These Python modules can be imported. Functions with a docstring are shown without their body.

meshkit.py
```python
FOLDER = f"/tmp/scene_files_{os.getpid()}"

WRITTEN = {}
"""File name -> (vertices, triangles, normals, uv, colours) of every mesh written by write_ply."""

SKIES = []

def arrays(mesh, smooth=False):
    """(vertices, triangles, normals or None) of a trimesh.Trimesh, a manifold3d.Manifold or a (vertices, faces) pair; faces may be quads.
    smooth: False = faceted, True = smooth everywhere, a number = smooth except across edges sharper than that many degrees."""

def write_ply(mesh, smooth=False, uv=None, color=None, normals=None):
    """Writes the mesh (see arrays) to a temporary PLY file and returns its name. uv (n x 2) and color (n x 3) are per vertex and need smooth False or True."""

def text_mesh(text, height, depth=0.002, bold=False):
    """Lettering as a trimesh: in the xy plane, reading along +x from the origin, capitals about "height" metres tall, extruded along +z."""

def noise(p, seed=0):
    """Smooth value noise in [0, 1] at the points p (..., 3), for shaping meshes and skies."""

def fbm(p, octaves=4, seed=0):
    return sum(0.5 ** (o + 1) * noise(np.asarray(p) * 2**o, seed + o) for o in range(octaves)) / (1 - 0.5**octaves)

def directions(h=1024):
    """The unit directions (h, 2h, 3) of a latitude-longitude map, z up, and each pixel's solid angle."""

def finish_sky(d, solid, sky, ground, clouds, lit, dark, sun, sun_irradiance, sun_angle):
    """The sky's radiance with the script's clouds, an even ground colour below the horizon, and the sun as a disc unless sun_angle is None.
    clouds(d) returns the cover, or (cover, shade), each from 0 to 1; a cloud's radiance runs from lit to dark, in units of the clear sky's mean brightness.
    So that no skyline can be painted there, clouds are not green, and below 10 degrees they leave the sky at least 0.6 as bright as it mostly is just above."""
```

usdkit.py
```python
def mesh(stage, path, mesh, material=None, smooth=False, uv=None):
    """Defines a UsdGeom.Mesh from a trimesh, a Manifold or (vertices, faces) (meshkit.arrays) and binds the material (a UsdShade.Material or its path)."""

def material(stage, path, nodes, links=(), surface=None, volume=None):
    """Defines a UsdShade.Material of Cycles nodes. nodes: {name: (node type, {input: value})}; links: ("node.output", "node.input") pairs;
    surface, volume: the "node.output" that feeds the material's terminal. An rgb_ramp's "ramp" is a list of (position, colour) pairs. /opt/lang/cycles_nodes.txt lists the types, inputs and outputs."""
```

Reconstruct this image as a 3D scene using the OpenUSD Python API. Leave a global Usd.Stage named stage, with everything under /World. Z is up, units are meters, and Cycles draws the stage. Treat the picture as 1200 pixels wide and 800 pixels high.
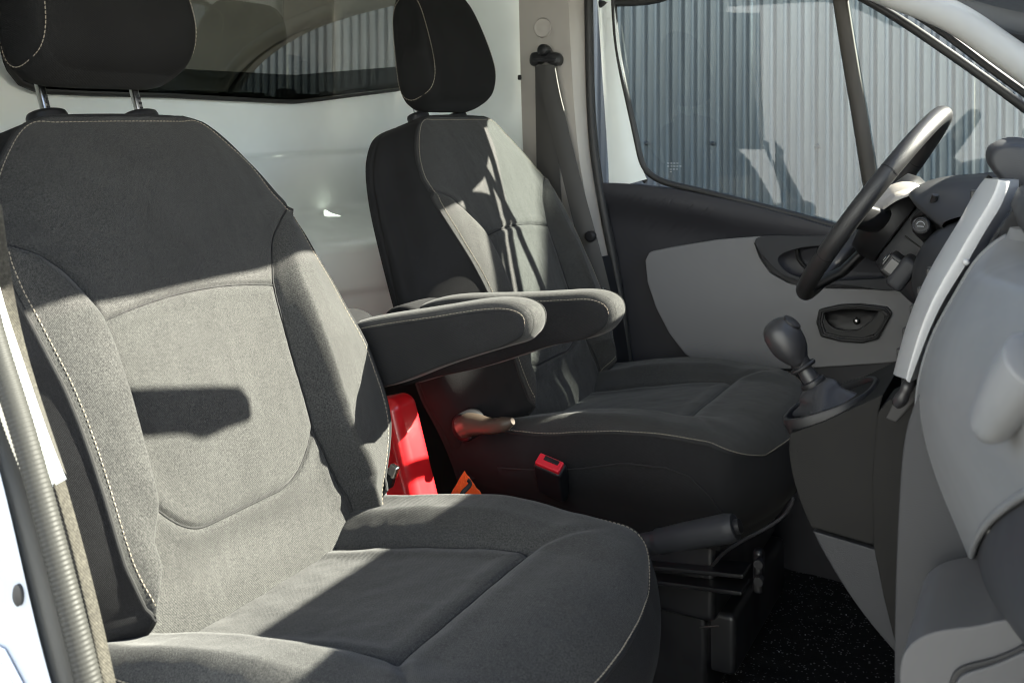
import math, random
import numpy as np, trimesh, manifold3d as m3
from scipy.interpolate import splprep, splev, PchipInterpolator
from scipy.spatial import cKDTree
from pxr import Usd, UsdGeom, UsdLux, UsdShade, Gf, Sdf, Vt
import usdkit, meshkit

stage = Usd.Stage.CreateInMemory()
UsdGeom.SetStageUpAxis(stage, 'Z'); UsdGeom.SetStageMetersPerUnit(stage, 1.0)
UsdGeom.Xform.Define(stage, '/World'); UsdGeom.Scope.Define(stage, '/World/Looks')
rng = np.random.default_rng(7)

# ------------------------------------------------------------------ camera, sky, sun, exposure
# +X is the front of the van, +Y the driver's side, z up; floor of the cab at z = 0.10
EXPOSURE = 3.18
SUN_I, SKY_S = 1.25, 0.056
SUN = np.array([1.0, 0.66, 0.76]); SUN /= np.linalg.norm(SUN)
FPX, CX, CY = 1150., 600., 137.                       # focal length and principal point, in 1200 x 800 picture units
PSI = math.atan((1230 - CX) / FPX)
AX = np.array([-math.sin(PSI), math.cos(PSI), 0.]); RT = np.array([math.cos(PSI), math.sin(PSI), 0.]); UP = np.array([0, 0, 1.])
CAM = np.array([1.122, -1.292, 1.05])
cam = UsdGeom.Camera.Define(stage, '/World/camera')
M = np.eye(4); M[0, :3] = RT; M[1, :3] = UP; M[2, :3] = -AX; M[3, :3] = CAM
cam.AddTransformOp().Set(Gf.Matrix4d(*M.ravel().tolist()))
cam.CreateHorizontalApertureAttr(36.0); cam.CreateVerticalApertureAttr(24.0)
cam.CreateFocalLengthAttr(36 * FPX / 1200)
cam.CreateVerticalApertureOffsetAttr(-(400 - CY) / 1200 * 36)
cam.CreateClippingRangeAttr((0.05, 500.0))
cam.CreateFStopAttr(9.0); cam.CreateFocusDistanceAttr(1.5)
cam.CreateExposureAttr(EXPOSURE)

sky = UsdLux.DomeLight.Define(stage, '/World/sky')
sm = usdkit.material(stage, '/World/Looks/sky', {
    's': ('sky_texture', {'sky_type': 'single_scattering', 'sun_disc': False, 'sun_elevation': float(math.asin(SUN[2])), 'sun_rotation': float(math.atan2(SUN[0], SUN[1]))}),
    'b': ('background_shader', {'strength': SKY_S})}, [('s.color', 'b.color')], surface='b.background')
UsdShade.MaterialBindingAPI.Apply(sky.GetPrim()).Bind(sm)
sky.GetPrim().SetCustomDataByKey('kind', 'structure')
sun = UsdLux.DistantLight.Define(stage, '/World/sun')
sun.CreateIntensityAttr(SUN_I); sun.CreateAngleAttr(0.5); sun.CreateNormalizeAttr(True); sun.CreateColorAttr(Gf.Vec3f(1.0, 0.955, 0.82))
zz = SUN; xx = np.cross([0, 0, 1.], zz); xx /= np.linalg.norm(xx); yy = np.cross(zz, xx)
L = np.eye(4); L[0, :3], L[1, :3], L[2, :3] = xx, yy, zz
sun.AddTransformOp().Set(Gf.Matrix4d(*L.ravel().tolist()))

# ------------------------------------------------------------------ materials
LOOKS = '/World/Looks/'
def plastic(name, col, rough=0.5, spec=0.5, bump=0.15, scale=700., vary=0.12, bevel=0.0, coat=0.0, metallic=0.0):
    n = {'g': ('geometry', {}), 'big': ('noise_texture', {'scale': 9.0, 'detail': 4.0}), 'fine': ('noise_texture', {'scale': scale, 'detail': 2.0}),
         'mix': ('mix', {'mix_type': 'mix', 'color1': [c * (1 - vary) for c in col], 'color2': [min(1, c * (1 + vary)) for c in col]}),
         'b': ('bump', {'strength': bump, 'distance': 0.0006}),
         'rr': ('map_range', {'from_min': 0.3, 'from_max': 0.7, 'to_min': max(0.02, rough - 0.07), 'to_max': rough + 0.07}),
         'p': ('principled_bsdf', {'specular_ior_level': spec, 'coat_weight': coat, 'metallic': metallic})}
    l = [('g.position', 'big.vector'), ('g.position', 'fine.vector'), ('big.fac', 'mix.fac'), ('mix.color', 'p.base_color'), ('fine.fac', 'b.height'),
         ('b.normal', 'p.normal'), ('big.fac', 'rr.value'), ('rr.result', 'p.roughness')]
    if bevel:
        n['bv'] = ('bevel', {'radius': bevel, 'samples': 6}); l.append(('bv.bevel', 'b.normal'))
    return usdkit.material(stage, LOOKS + name, n, l, surface='p.BSDF')

def fabric(name, dark, light, scale=520., sheen=0.35, spec=.18):
    return usdkit.material(stage, LOOKS + name, {
        'g': ('geometry', {}), 'n1': ('noise_texture', {'scale': scale, 'detail': 3.0, 'roughness': 0.75}),
        'n2': ('noise_texture', {'scale': 14.0, 'detail': 4.0}), 'v': ('voronoi_texture', {'scale': scale * 1.3}),
        'r': ('rgb_ramp', {'ramp': [(0.34, dark), (0.52, [(a + b) / 2.3 for a, b in zip(dark, light)]), (0.72, light)]}),
        'm': ('mix', {'mix_type': 'multiply', 'fac': 0.55}), 'r2': ('rgb_ramp', {'ramp': [(0.3, (.78, .78, .78)), (0.7, (1.15, 1.15, 1.15))]}),
        'h': ('mix', {'mix_type': 'mix', 'fac': 0.5}), 'wv': ('wave_texture', {'scale': 260., 'bands_direction': 'diagonal', 'distortion': 1.2, 'detail': 1.0}), 'h2': ('mix', {'mix_type': 'mix', 'fac': 0.4}), 'b': ('bump', {'strength': 0.45, 'distance': 0.0012}),
        'p': ('principled_bsdf', {'roughness': 0.85, 'specular_ior_level': spec, 'sheen_weight': sheen, 'sheen_roughness': 0.45, 'sheen_tint': (.62, .62, .62)})},
        [('g.position', 'n1.vector'), ('g.position', 'n2.vector'), ('g.position', 'v.vector'), ('n1.fac', 'r.fac'), ('r.color', 'm.color1'), ('n2.fac', 'r2.fac'), ('r2.color', 'm.color2'),
         ('m.color', 'p.base_color'), ('n1.color', 'h.color1'), ('v.color', 'h.color2'), ('g.position', 'wv.vector'), ('h.color', 'h2.color1'), ('wv.color', 'h2.color2'), ('h2.color', 'b.height'), ('b.normal', 'p.normal')], surface='p.BSDF')

MAT = {
    'fabric': fabric('seat_fabric', (.0105, .0105, .0108), (.070, .0700, .066), 640., .20),
    'side_fabric': fabric('seat_side_fabric', (.010, .010, .0105), (.028, .028, .029), 800., .05, .08),
    'head_fabric': fabric('headrest_fabric', (.008, .008, .008), (.022, .022, .022), 900., .03, .06),
    'thread': plastic('stitch_thread', (.24, .21, .165), .7, .3, 0.0),
    'piping': plastic('piping_cloth', (.02, .02, .02), .8, .2),
    'black': plastic('black_plastic', (.012, .012, .013), .45, .32, .12, bevel=.0025),
    'divider': plastic('divider_strip', (.035, .031, .026), .55, .35, .1),
    'rubber': plastic('black_rubber', (.022, .022, .022), .55, .4, .1),
    'grain': plastic('grained_plastic', (.0085, .0083, .008), .66, .16, .4, 900., bevel=.003),
    'dashdark': plastic('dash_plastic', (.024, .025, .028), .55, .28, .35, 800., bevel=.003),
    'doordark': plastic('door_plastic', (.022, .022, .026), .52, .32, .35, 900., bevel=.003),
    'greytrim': plastic('grey_trim', (.135, .136, .141), .50, .45, .35, 900., .06, bevel=.003),
    'lidgrey': plastic('lid_grey', (.130, .133, .138), .48, .45, .35, 900., .06, bevel=.003),
    'flapgrey': plastic('flap_grey', (.062, .062, .065), .5, .4, .3, 900., .06, bevel=.003),
    'silver': plastic('silver_trim', (.33, .335, .34), .34, .6, .03, 900., .04, coat=.3),
    'chrome': plastic('metal_rod', (.55, .55, .55), .22, .5, 0.0, metallic=1.0),
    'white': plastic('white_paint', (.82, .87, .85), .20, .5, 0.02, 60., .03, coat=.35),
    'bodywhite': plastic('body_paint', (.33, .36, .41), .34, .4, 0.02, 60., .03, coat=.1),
    'pillartrim': plastic('pillar_trim', (.36, .335, .305), .6, .4, .35, 800., .06, bevel=.003),
    'apillar': plastic('pillar_cloth', (.36, .36, .35), .75, .3, .3, 800., .05),
    'sealgrey': plastic('grey_seal', (.060, .060, .056), .6, .4, .3, 500.),
    'ribseal': plastic('ribbed_seal', (.024, .024, .022), .6, .25, .2, 500.),
    'felt': fabric('felt_trim', (.024, .022, .018), (.062, .058, .047), 300., .3),
    'roof': plastic('roof_cloth', (.62, .61, .58), .9, .2, .3, 500.),
    'web': plastic('belt_webbing', (.045, .043, .040), .65, .35, .5, 350.),
    'red': plastic('red_paint', (.62, .012, .016), .33, .5, .03, coat=.3),
    'redbutton': plastic('red_button', (.60, .02, .035), .35, .5, .02),
    'orange': fabric('orange_cloth', (.80, .075, .012), (.95, .14, .025), 400., .1),
    'print': plastic('black_print', (.012, .012, .012), .6, .3, 0.),
    'metal': plastic('black_steel', (.014, .014, .015), .34, .6, .1),
    'lever': plastic('lever_gloss', (.055, .042, .032), .36, .4, .05),
    'label': plastic('paper_label', (.66, .70, .76), .5, .4, 0.),
    'etch': plastic('glass_print', (.30, .32, .33), .6, .3, 0.),
    'mirror': plastic('mirror_glass', (.8, .8, .8), .03, .5, 0., metallic=1.0),
    'wall': None, 'cream': plastic('cream_render', (.60, .625, .65), .85, .2, .2, 60., .05),
    'boot': plastic('boot_leather', (.020, .020, .022), .48, .4, .5, 500.),
    'knob': plastic('knob_plastic', (.020, .020, .022), .36, .45, .12, 900.),
    'wheel': plastic('wheel_leather', (.018, .018, .019), .42, .5, .8, 1100.),
}
# carpet: dark, with pale flecks
MAT['carpet'] = usdkit.material(stage, LOOKS + 'carpet', {
    'g': ('geometry', {}), 'n': ('noise_texture', {'scale': 420., 'detail': 3.0, 'roughness': .8}), 'v': ('voronoi_texture', {'scale': 230.}),
    'sp': ('separate_color', {}), 'gt': ('math', {'math_type': 'greater_than', 'value2': .82}),
    'lt': ('math', {'math_type': 'less_than', 'value2': .42}), 'mu': ('math', {'math_type': 'multiply'}),
    'm': ('mix', {'color1': (.009, .010, .011), 'color2': (.13, .135, .14)}),
    'b': ('bump', {'strength': 1.0, 'distance': .004}), 'p': ('principled_bsdf', {'roughness': .95, 'specular_ior_level': .15})},
    [('g.position', 'n.vector'), ('g.position', 'v.vector'), ('v.color', 'sp.color'), ('sp.r', 'gt.value1'), ('v.distance', 'lt.value1'), ('gt.value', 'mu.value1'), ('lt.value', 'mu.value2'),
     ('mu.value', 'm.fac'), ('m.color', 'p.base_color'), ('n.fac', 'b.height'), ('b.normal', 'p.normal')], surface='p.BSDF')
# window panes: clear, reflecting by angle from both sides
def pane(name, tint, base):
    return usdkit.material(stage, LOOKS + name, {
        'lw': ('layer_weight', {'blend': .5}), 'pw': ('math', {'math_type': 'power', 'value2': 4.0}),
        'ma': ('math', {'math_type': 'multiply_add', 'value2': .85, 'value3': base, 'use_clamp': True}),
        't': ('transparent_bsdf', {'color': tint}), 'gl': ('glossy_bsdf', {'color': (1, 1, 1), 'roughness': 0.0}), 'mx': ('mix_closure', {})},
        [('lw.facing', 'pw.value1'), ('pw.value', 'ma.value1'), ('ma.value', 'mx.fac'), ('t.BSDF', 'mx.closure1'), ('gl.BSDF', 'mx.closure2')], surface='mx.closure')
MAT['pane'] = pane('window_pane', (.80, .88, .86), .038)
MAT['screen'] = pane('screen_pane', (.93, .95, .94), .05)
MAT['darkpane'] = pane('rear_pane', (.62, .62, .58), .075)
MAT['fritpane'] = pane('frit_pane', (.42, .44, .44), .0)
MAT['cargo'] = plastic('cargo_lining', (.30, .285, .25), .8, .3, .3, 120., .25)
# corrugated sheet: weathered grey metal with faint vertical streaks
MAT['wall'] = usdkit.material(stage, LOOKS + 'corrugated_sheet', {
    'g': ('geometry', {}), 'mp': ('mapping', {'scale': (9., 9., .35)}), 'n': ('noise_texture', {'scale': 2.2, 'detail': 5.0}),
    'r': ('rgb_ramp', {'ramp': [(0.3, (.083, .090, .095)), (0.7, (.137, .147, .152))]}),
    'p': ('principled_bsdf', {'roughness': .38, 'specular_ior_level': .5, 'metallic': .25})},
    [('g.position', 'mp.vector'), ('mp.vector', 'n.vector'), ('n.fac', 'r.fac'), ('r.color', 'p.base_color')], surface='p.BSDF')
MAT['ground'] = usdkit.material(stage, LOOKS + 'paving', {
    'g': ('geometry', {}), 'n': ('noise_texture', {'scale': 40., 'detail': 6.0}), 'r': ('rgb_ramp', {'ramp': [(0.3, (.19, .185, .175)), (0.7, (.27, .26, .245))]}),
    'p': ('principled_bsdf', {'roughness': .9})}, [('g.position', 'n.vector'), ('n.fac', 'r.fac'), ('r.color', 'p.base_color')], surface='p.BSDF')

# ------------------------------------------------------------------ helpers
def at(x, y, Y=None, X=None, Z=None):
    """The point of the plane Y, X or Z = const seen at (x, y) of the 1200 x 800 photograph."""
    r = AX + (x - CX) / FPX * RT - (y - CY) / FPX * UP
    t = (Y - CAM[1]) / r[1] if Y is not None else (X - CAM[0]) / r[0] if X is not None else (Z - CAM[2]) / r[2]
    return CAM + r * t
_taken = {}
def numbered(parent, name):
    k = _taken.get((parent, name), 0); _taken[(parent, name)] = k + 1
    return f'{parent}/{name}' + (f'_{k:03d}' if k else '')
def tag(p, label=None, cat=None, group=None, kind=None):
    for k, v in (('label', label), ('category', cat), ('group', group), ('kind', kind)):
        if v: p.SetCustomDataByKey(k, v)
    return p
def thing(name, label, cat, loc=(0, 0, 0), group=None, kind=None):
    x = UsdGeom.Xform.Define(stage, numbered('/World', name)); x.AddTranslateOp().Set(Gf.Vec3d(*map(float, loc)))
    p = x.GetPrim(); p.SetCustomDataByKey('_o', 0) if False else None
    ORIGIN[str(p.GetPath())] = np.array(loc, float)
    return tag(p, label, cat, group, kind)
ORIGIN = {}
def origin(path):
    while path and path != '/World':
        if path in ORIGIN: return ORIGIN[path]
        path = path.rsplit('/', 1)[0]
    return np.zeros(3)
def obj(name, mesh, mat, parent=None, smooth=32, label=None, cat=None, group=None, kind=None, normals=None):
    """One Mesh prim, given in world coordinates."""
    pp = str(parent.GetPath()) if parent else '/World'
    path = numbered(pp, name); o = origin(pp)
    if isinstance(mesh, list):
        mesh = cat_mesh(mesh)
    if isinstance(mat, str): mat = MAT[mat]
    if normals is not None:
        v, f = mesh
        m = usdkit.mesh(stage, path, (np.asarray(v) - o, f), mat, False)
        m.CreateNormalsAttr(Vt.Vec3fArray.FromNumpy(np.asarray(normals, np.float32))); m.SetNormalsInterpolation('vertex')
    else:
        v, f = vf(mesh)
        m = usdkit.mesh(stage, path, trimesh.Trimesh(v - o, f, process=True), mat, smooth)
    return tag(m.GetPrim(), label, cat, group, kind)
def vf(mesh):
    if hasattr(mesh, 'to_mesh'):
        m = mesh.to_mesh(); return np.array(m.vert_properties[:, :3], float), np.array(m.tri_verts, int)
    if isinstance(mesh, (tuple, list)):
        v, f = np.asarray(mesh[0], float), np.asarray(mesh[1], int)
    else:
        v, f = np.array(mesh.vertices), np.array(mesh.faces)
    if f.shape[1] == 4: f = np.vstack([f[:, [0, 1, 2]], f[:, [0, 2, 3]]])
    return v, f
def cat_mesh(ms):
    V, F, n = [], [], 0
    for m in ms:
        v, f = vf(m); V.append(v); F.append(f + n); n += len(v)
    return np.vstack(V), np.vstack(F)
def grid(P, flip=False, closeu=False):
    a, b = P.shape[:2]
    i, j = np.meshgrid(np.arange(a if closeu else a - 1), np.arange(b - 1), indexing='ij')
    i2 = (i + 1) % a
    q = np.stack([i * b + j, i2 * b + j, i2 * b + j + 1, i * b + j + 1], -1).reshape(-1, 4)
    if flip: q = q[:, ::-1]
    return P.reshape(-1, 3), q
def spline(pts, n=60, closed=False, s=0.0):
    p = np.asarray(pts, float)
    if closed: p = np.vstack([p, p[:1]])
    k = min(3, len(p) - 1)
    tck, _ = splprep(p.T, s=s, k=k, per=closed)
    return np.array(splev(np.linspace(0, 1, n, endpoint=not closed), tck)).T
def resample(p, n, closed=False):
    p = np.asarray(p, float)
    if closed: p = np.vstack([p, p[:1]])
    d = np.r_[0, np.cumsum(np.linalg.norm(np.diff(p, axis=0), axis=1))]
    t = np.linspace(0, d[-1], n, endpoint=not closed)
    return np.stack([np.interp(t, d, p[:, k]) for k in range(p.shape[1])], 1)
def tube(path, r, n=10, closed=False, flat=None, caps=True):
    """A round (or flattened: flat = (a, b, up)) tube along a path."""
    p = np.asarray(path, float); m = len(p)
    t = np.roll(p, -1, 0) - np.roll(p, 1, 0) if closed else np.gradient(p, axis=0)
    t /= np.maximum(np.linalg.norm(t, axis=1, keepdims=True), 1e-12)
    u = np.array([0, 0, 1.]) if flat is None or len(flat) < 3 else np.array(flat[2], float)
    if abs(t @ u).max() > .97 and flat is None: u = np.array([0.13, .97, .2])
    s = np.cross(t, u); s /= np.linalg.norm(s, axis=1, keepdims=True); w = np.cross(s, t)
    a = np.linspace(0, 2 * math.pi, n, endpoint=False)
    r = np.broadcast_to(np.asarray(r, float), (m,))
    ra, rb = (r, r) if flat is None else (np.full(m, flat[0]), np.full(m, flat[1]))
    P = p[None] + np.cos(a)[:, None, None] * s[None] * ra[None, :, None] + np.sin(a)[:, None, None] * w[None] * rb[None, :, None]
    if closed: P = np.concatenate([P, P[:, :1]], 1)
    v, q = grid(P, closeu=True)
    f = np.vstack([q[:, [0, 1, 2]], q[:, [0, 2, 3]]])
    if not closed and caps:
        k = P.shape[1]
        c0, c1 = len(v), len(v) + 1
        v = np.vstack([v, p[0], p[-1]])
        i = np.arange(n); j = (i + 1) % n
        f = np.vstack([f, np.stack([j * k, i * k, np.full(n, c0)], 1), np.stack([i * k + k - 1, j * k + k - 1, np.full(n, c1)], 1)])
    return v, f
def loft(loops, cap=(True, True)):
    """Closed loops of equal length, end caps as fans."""
    P = np.asarray(loops, float).transpose(1, 0, 2)
    v, q = grid(P, closeu=True)
    f = np.vstack([q[:, [0, 1, 2]], q[:, [0, 2, 3]]]); n, k = P.shape[:2]
    i = np.arange(n); j = (i + 1) % n
    for on, e, flip in ((cap[0], 0, False), (cap[1], k - 1, True)):
        if on:
            c = len(v); v = np.vstack([v, P[:, e].mean(0)])
            t = np.stack([j * k + e, i * k + e, np.full(n, c)], 1)
            f = np.vstack([f, t[:, ::-1] if flip else t])
    return v, f
def rbox(size, r=.004, seg=12):
    """A box with rounded edges, centred on the origin."""
    s = np.asarray(size, float) / 2 - r
    b = m3.Manifold.sphere(r, seg)
    return m3.Manifold.batch_hull([b.translate((sx * s[0], sy * s[1], sz * s[2])) for sx in (-1, 1) for sy in (-1, 1) for sz in (-1, 1)])
def place(mesh, loc=(0, 0, 0), rot=None):
    v, f = vf(mesh)
    if rot is not None: v = v @ np.asarray(rot, float).T
    return v + np.asarray(loc, float), f
def rotm(axis, deg):
    return trimesh.transformations.rotation_matrix(math.radians(deg), axis)[:3, :3]
def plate(outer, y0, y1, holes=(), warp=None, res=.012):
    """A plate in the XZ plane from y0 (towards the camera) to y1, with holes; warp(x, z) gives how far it bulges towards -y."""
    cs = m3.CrossSection([np.asarray(outer, float)], m3.FillRule.NonZero)
    for h in holes: cs = cs - m3.CrossSection([np.asarray(h, float)], m3.FillRule.NonZero)
    m = m3.Manifold.extrude(cs, y1 - y0)
    if warp is not None: m = m.refine_to_length(res)
    v, f = vf(m)
    v = np.stack([v[:, 0], y0 + v[:, 2], v[:, 1]], 1); f = f[:, ::-1]
    if warp is not None: v[:, 1] -= warp(v[:, 0], v[:, 2])
    return v, f
def pts(pxs, Y):
    return np.array([at(x, y, Y=Y)[[0, 2]] for x, y in pxs])
def pxc(pxs, Y, n=60, closed=False):
    """A smooth curve through pixels of the photograph, laid on the plane Y (a number or one per point)."""
    Y = np.broadcast_to(np.asarray(Y, float), (len(pxs),))
    return spline([at(x, y, Y=b) for (x, y), b in zip(pxs, Y)], n, closed)
def ss(t):
    t = np.clip(t, 0, 1); return t * t * (3 - 2 * t)
def stitches(path, up, pitch=.0058, length=.0040, r=.0007, lift=.0004):
    """A row of thread stitches along a path on a surface whose normals are up: one mesh."""
    d = np.r_[0, np.cumsum(np.linalg.norm(np.diff(path, axis=0), axis=1))]
    s = np.arange(pitch, d[-1] - pitch, pitch)
    g = lambda a, t: np.stack([np.interp(t, d, a[:, k]) for k in range(3)], 1)
    a, b, n = g(path, s), g(path, s + length), g(up, s + length / 2)
    n /= np.linalg.norm(n, axis=1, keepdims=True)
    out = []
    ts = np.array([0, .15, .5, .85, 1.0]); h = np.array([-.8, .6, 1.0, .6, -.8]) * r + lift
    for i in range(len(s)):
        p = a[i] + (b[i] - a[i]) * ts[:, None] + n[i] * h[:, None]
        out.append(tube(p, np.array([.5, 1, 1, 1, .5]) * r, 5, caps=False))
    return cat_mesh(out)
MIRROR = np.array([1.05, .075, 1.325]); MIRROR_OUTLINE = [(np.float64(-0.105), np.float64(0.056)), (np.float64(-0.075), np.float64(0.05)), (np.float64(-0.02), np.float64(0.033)), (np.float64(0.068), np.float64(0.005)), (np.float64(0.076), np.float64(-0.017)), (np.float64(0.068), np.float64(-0.044)), (np.float64(0.032), np.float64(-0.042)), (np.float64(-0.004), np.float64(-0.045)), (np.float64(-0.012), np.float64(-0.04)), (np.float64(-0.029), np.float64(-0.027)), (np.float64(-0.071), np.float64(-0.012)), (np.float64(-0.10099999999999999), np.float64(-0.004))]
# ------------------------------------------------------------------ ground, buildings outside
def sheet(x0, x1, y0, y1, z):
    return np.array([(x0, y0, z), (x1, y0, z), (x1, y1, z), (x0, y1, z)], float), np.array([[0, 1, 2, 3]])
obj('ground', sheet(-150, 150, -150, 150, -.45), 'ground', kind='structure')
WY = 3.35
wall = thing('metal_wall', 'grey corrugated metal wall outside, seen through the side window', 'wall', (3, WY, -.45))
pitch = .064
prof = [(0, 0), (.30, 0), (.38, -.014), (.46, -.018), (.60, -.018), (.66, -.012), (.74, 0), (.86, -.003), (1., 0)]
x0 = -8.76; nper = 15
for s_ in range(15):
    xs_ = []; ys_ = []
    for k in range(nper):
        for a_, b_ in prof[:-1]:
            xs_.append(x0 + (k + a_) * pitch + .0015 * rng.normal() * 0); ys_.append(b_)
    xs_.append(x0 + nper * pitch); ys_.append(0)
    xs_, ys_ = np.array(xs_), np.array(ys_)
    zs = np.array([-.45, .4, 1.1, 1.9, 2.9, 4.0])
    bulge = .004 * rng.normal(size=(len(zs),))
    P = np.stack([np.repeat(xs_[:, None], len(zs), 1), WY + ys_[:, None] + bulge[None] + (.0015 if s_ % 2 else 0), np.repeat(zs[None], len(xs_), 0)], -1)
    obj('sheet', grid(P), 'wall', wall, smooth=25)
    x0 += nper * pitch
for px_, py_ in ((757, 168), (835, 168), (958, 172), (1008, 173), (1090, 140)):
    p = at(px_, py_, Y=WY - .02); ang = np.linspace(0, 2 * math.pi, 12, endpoint=False)
    obj('screw', loft([np.stack([p[0] + r_ * np.cos(ang), np.full(12, WY - .018 - d), p[2] + r_ * np.sin(ang)], 1) for d, r_ in ((-.004, .011), (.002, .011), (.006, .006))]), 'metal', wall)
obj('coping', place(rbox((15.0, .12, .06), .008), (-1.5, WY + .03, 4.02)), 'wall', wall)
yard = thing('rendered_building', 'pale rendered building on the far side of the yard, mirrored in the side window', 'building', (1, -7.7, -.45))
obj('wall', place(rbox((26, .4, 6.0), .02), (2, -7.9, 2.55)), 'cream', yard)
obj('coping', place(rbox((26.2, .5, .12), .02), (2, -7.9, 5.61)), 'cream', yard)

# ------------------------------------------------------------------ the van's shell
van = thing('van', 'white van cab body around the seats: floor, partition, pillars and roof', 'van', (0, 0, .1))
YS = .78
# floor with carpet
gx, gy = np.meshgrid(np.linspace(-.2, 1.35, 160), np.linspace(-.78, .80, 160), indexing='ij')
obj('carpet', grid(np.stack([gx, gy, .10 + .010 * meshkit.fbm(np.stack([gx * 40, gy * 40, 0 * gx], -1), 3, 2)], -1)), 'carpet', van, smooth=True)
obj('floor_pan', place(rbox((1.9, 1.66, .05), .01), (.55, 0, .055)), 'metal', van)
# partition behind the seats: pressed steel with steps, and a tinted window
XB = -.28
gy, gz = np.meshgrid(np.linspace(-.80, .82, 210), np.linspace(.1, 1.53, 220), indexing='ij')
wob = .010 * meshkit.fbm(np.stack([gy * 2, gz * 2, 0 * gy], -1), 3, 8)
zst = at(345, 178, X=XB)[2] + .012 * (gy - .2)
gxx = XB + wob - .012 * ss((zst - gz) / .016) + .012 * ss((at(365, 258, X=XB)[2] - gz) / .03) - .010 * ss((.70 - gz) / .02) * 1 + .10 * np.clip((gy - .58) / .155, 0, 1) ** 3 + .36 * np.clip(gy + .10, 0, .66) * ss((zst - .130 - gz) / .07)
wpx = [(-30, -150), (-12, -20), (4, 45), (12, 78), (26, 96), (48, 105.5), (110, 108.5), (200, 111), (320, 117.5), (345, 118.5), (372, 116), (470, 104), (500, 100), (512, 92), (516, 70), (520, -150)]
wq = np.array([at(x, y, X=XB + .02)[[1, 2]] for x, y in wpx])
from shapely.geometry import Polygon
from shapely import contains_xy
pv, pq = grid(np.stack([gxx, gy, gz], -1))
hole = Polygon(wq).buffer(-.012); keep = ~contains_xy(hole, pv[pq].mean(1)[:, 1], pv[pq].mean(1)[:, 2])
obj('partition', (pv, pq[keep]), 'white', van, smooth=True)
part = stage.GetPrimAtPath('/World/van/partition')
def platex(outer, x0, x1):
    v, f = plate(outer, 0, x1 - x0); return np.stack([x0 + v[:, 1], v[:, 0], v[:, 2]], 1), f[:, ::-1]
lz = at(440, 372, X=XB)[2]
ml = gz[0] < lz
obj('lower_liner', grid(np.stack([gxx[:, ml] + .006, gy[:, ml], gz[:, ml]], -1)), 'rubber', part, smooth=True)
wp = obj('window_pane', platex(wq, XB + .018, XB + .022), 'darkpane', part, smooth=30)
fpx = [(14, 72), (18, 82), (29, 95), (50, 104), (110, 107), (200, 109.5), (320, 116), (345, 117), (372, 114.5), (470, 102.5), (498, 98.5), (508, 90), (510, 74), (470, 78), (345, 88), (325, 87), (200, 80), (60, 74)]
fr = np.array([at(x, y, X=XB + .0235)[[1, 2]] for x, y in fpx])
obj('frit_band', platex(fr, XB + .023, XB + .0235), 'fritpane', part, smooth=30)
sl = np.stack([np.full(len(wq), XB + .016), wq[:, 0], wq[:, 1]], 1)
obj('window_seal', tube(resample(sl, 160), .0065, 8), 'rubber', part)
for k in range(3):
    p = at(178 - 3 * k, 100 - k, X=XB + .03)
YC = .86
arc = [at(x, y, Y=YC)[[0, 2]] for x, y in ((262, 130), (270, 110), (285, 88), (300, 72), (330, 50), (370, 30), (400, 20), (440, 9), (475, 2), (520, -4))]
op = np.vstack([spline(arc, 40), [(arc[-1][0], .88)], [(arc[0][0], .88)]])
wallp = np.array([(-3.0, .1), (XB - .03, .1), (XB - .03, 1.75), (-3.0, 1.75)])
obj('load_bay_side', plate(wallp, YC, YC + .03, holes=(op[::-1] if Polygon(op).exterior.is_ccw is False else op,)), 'cargo', van)
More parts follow.
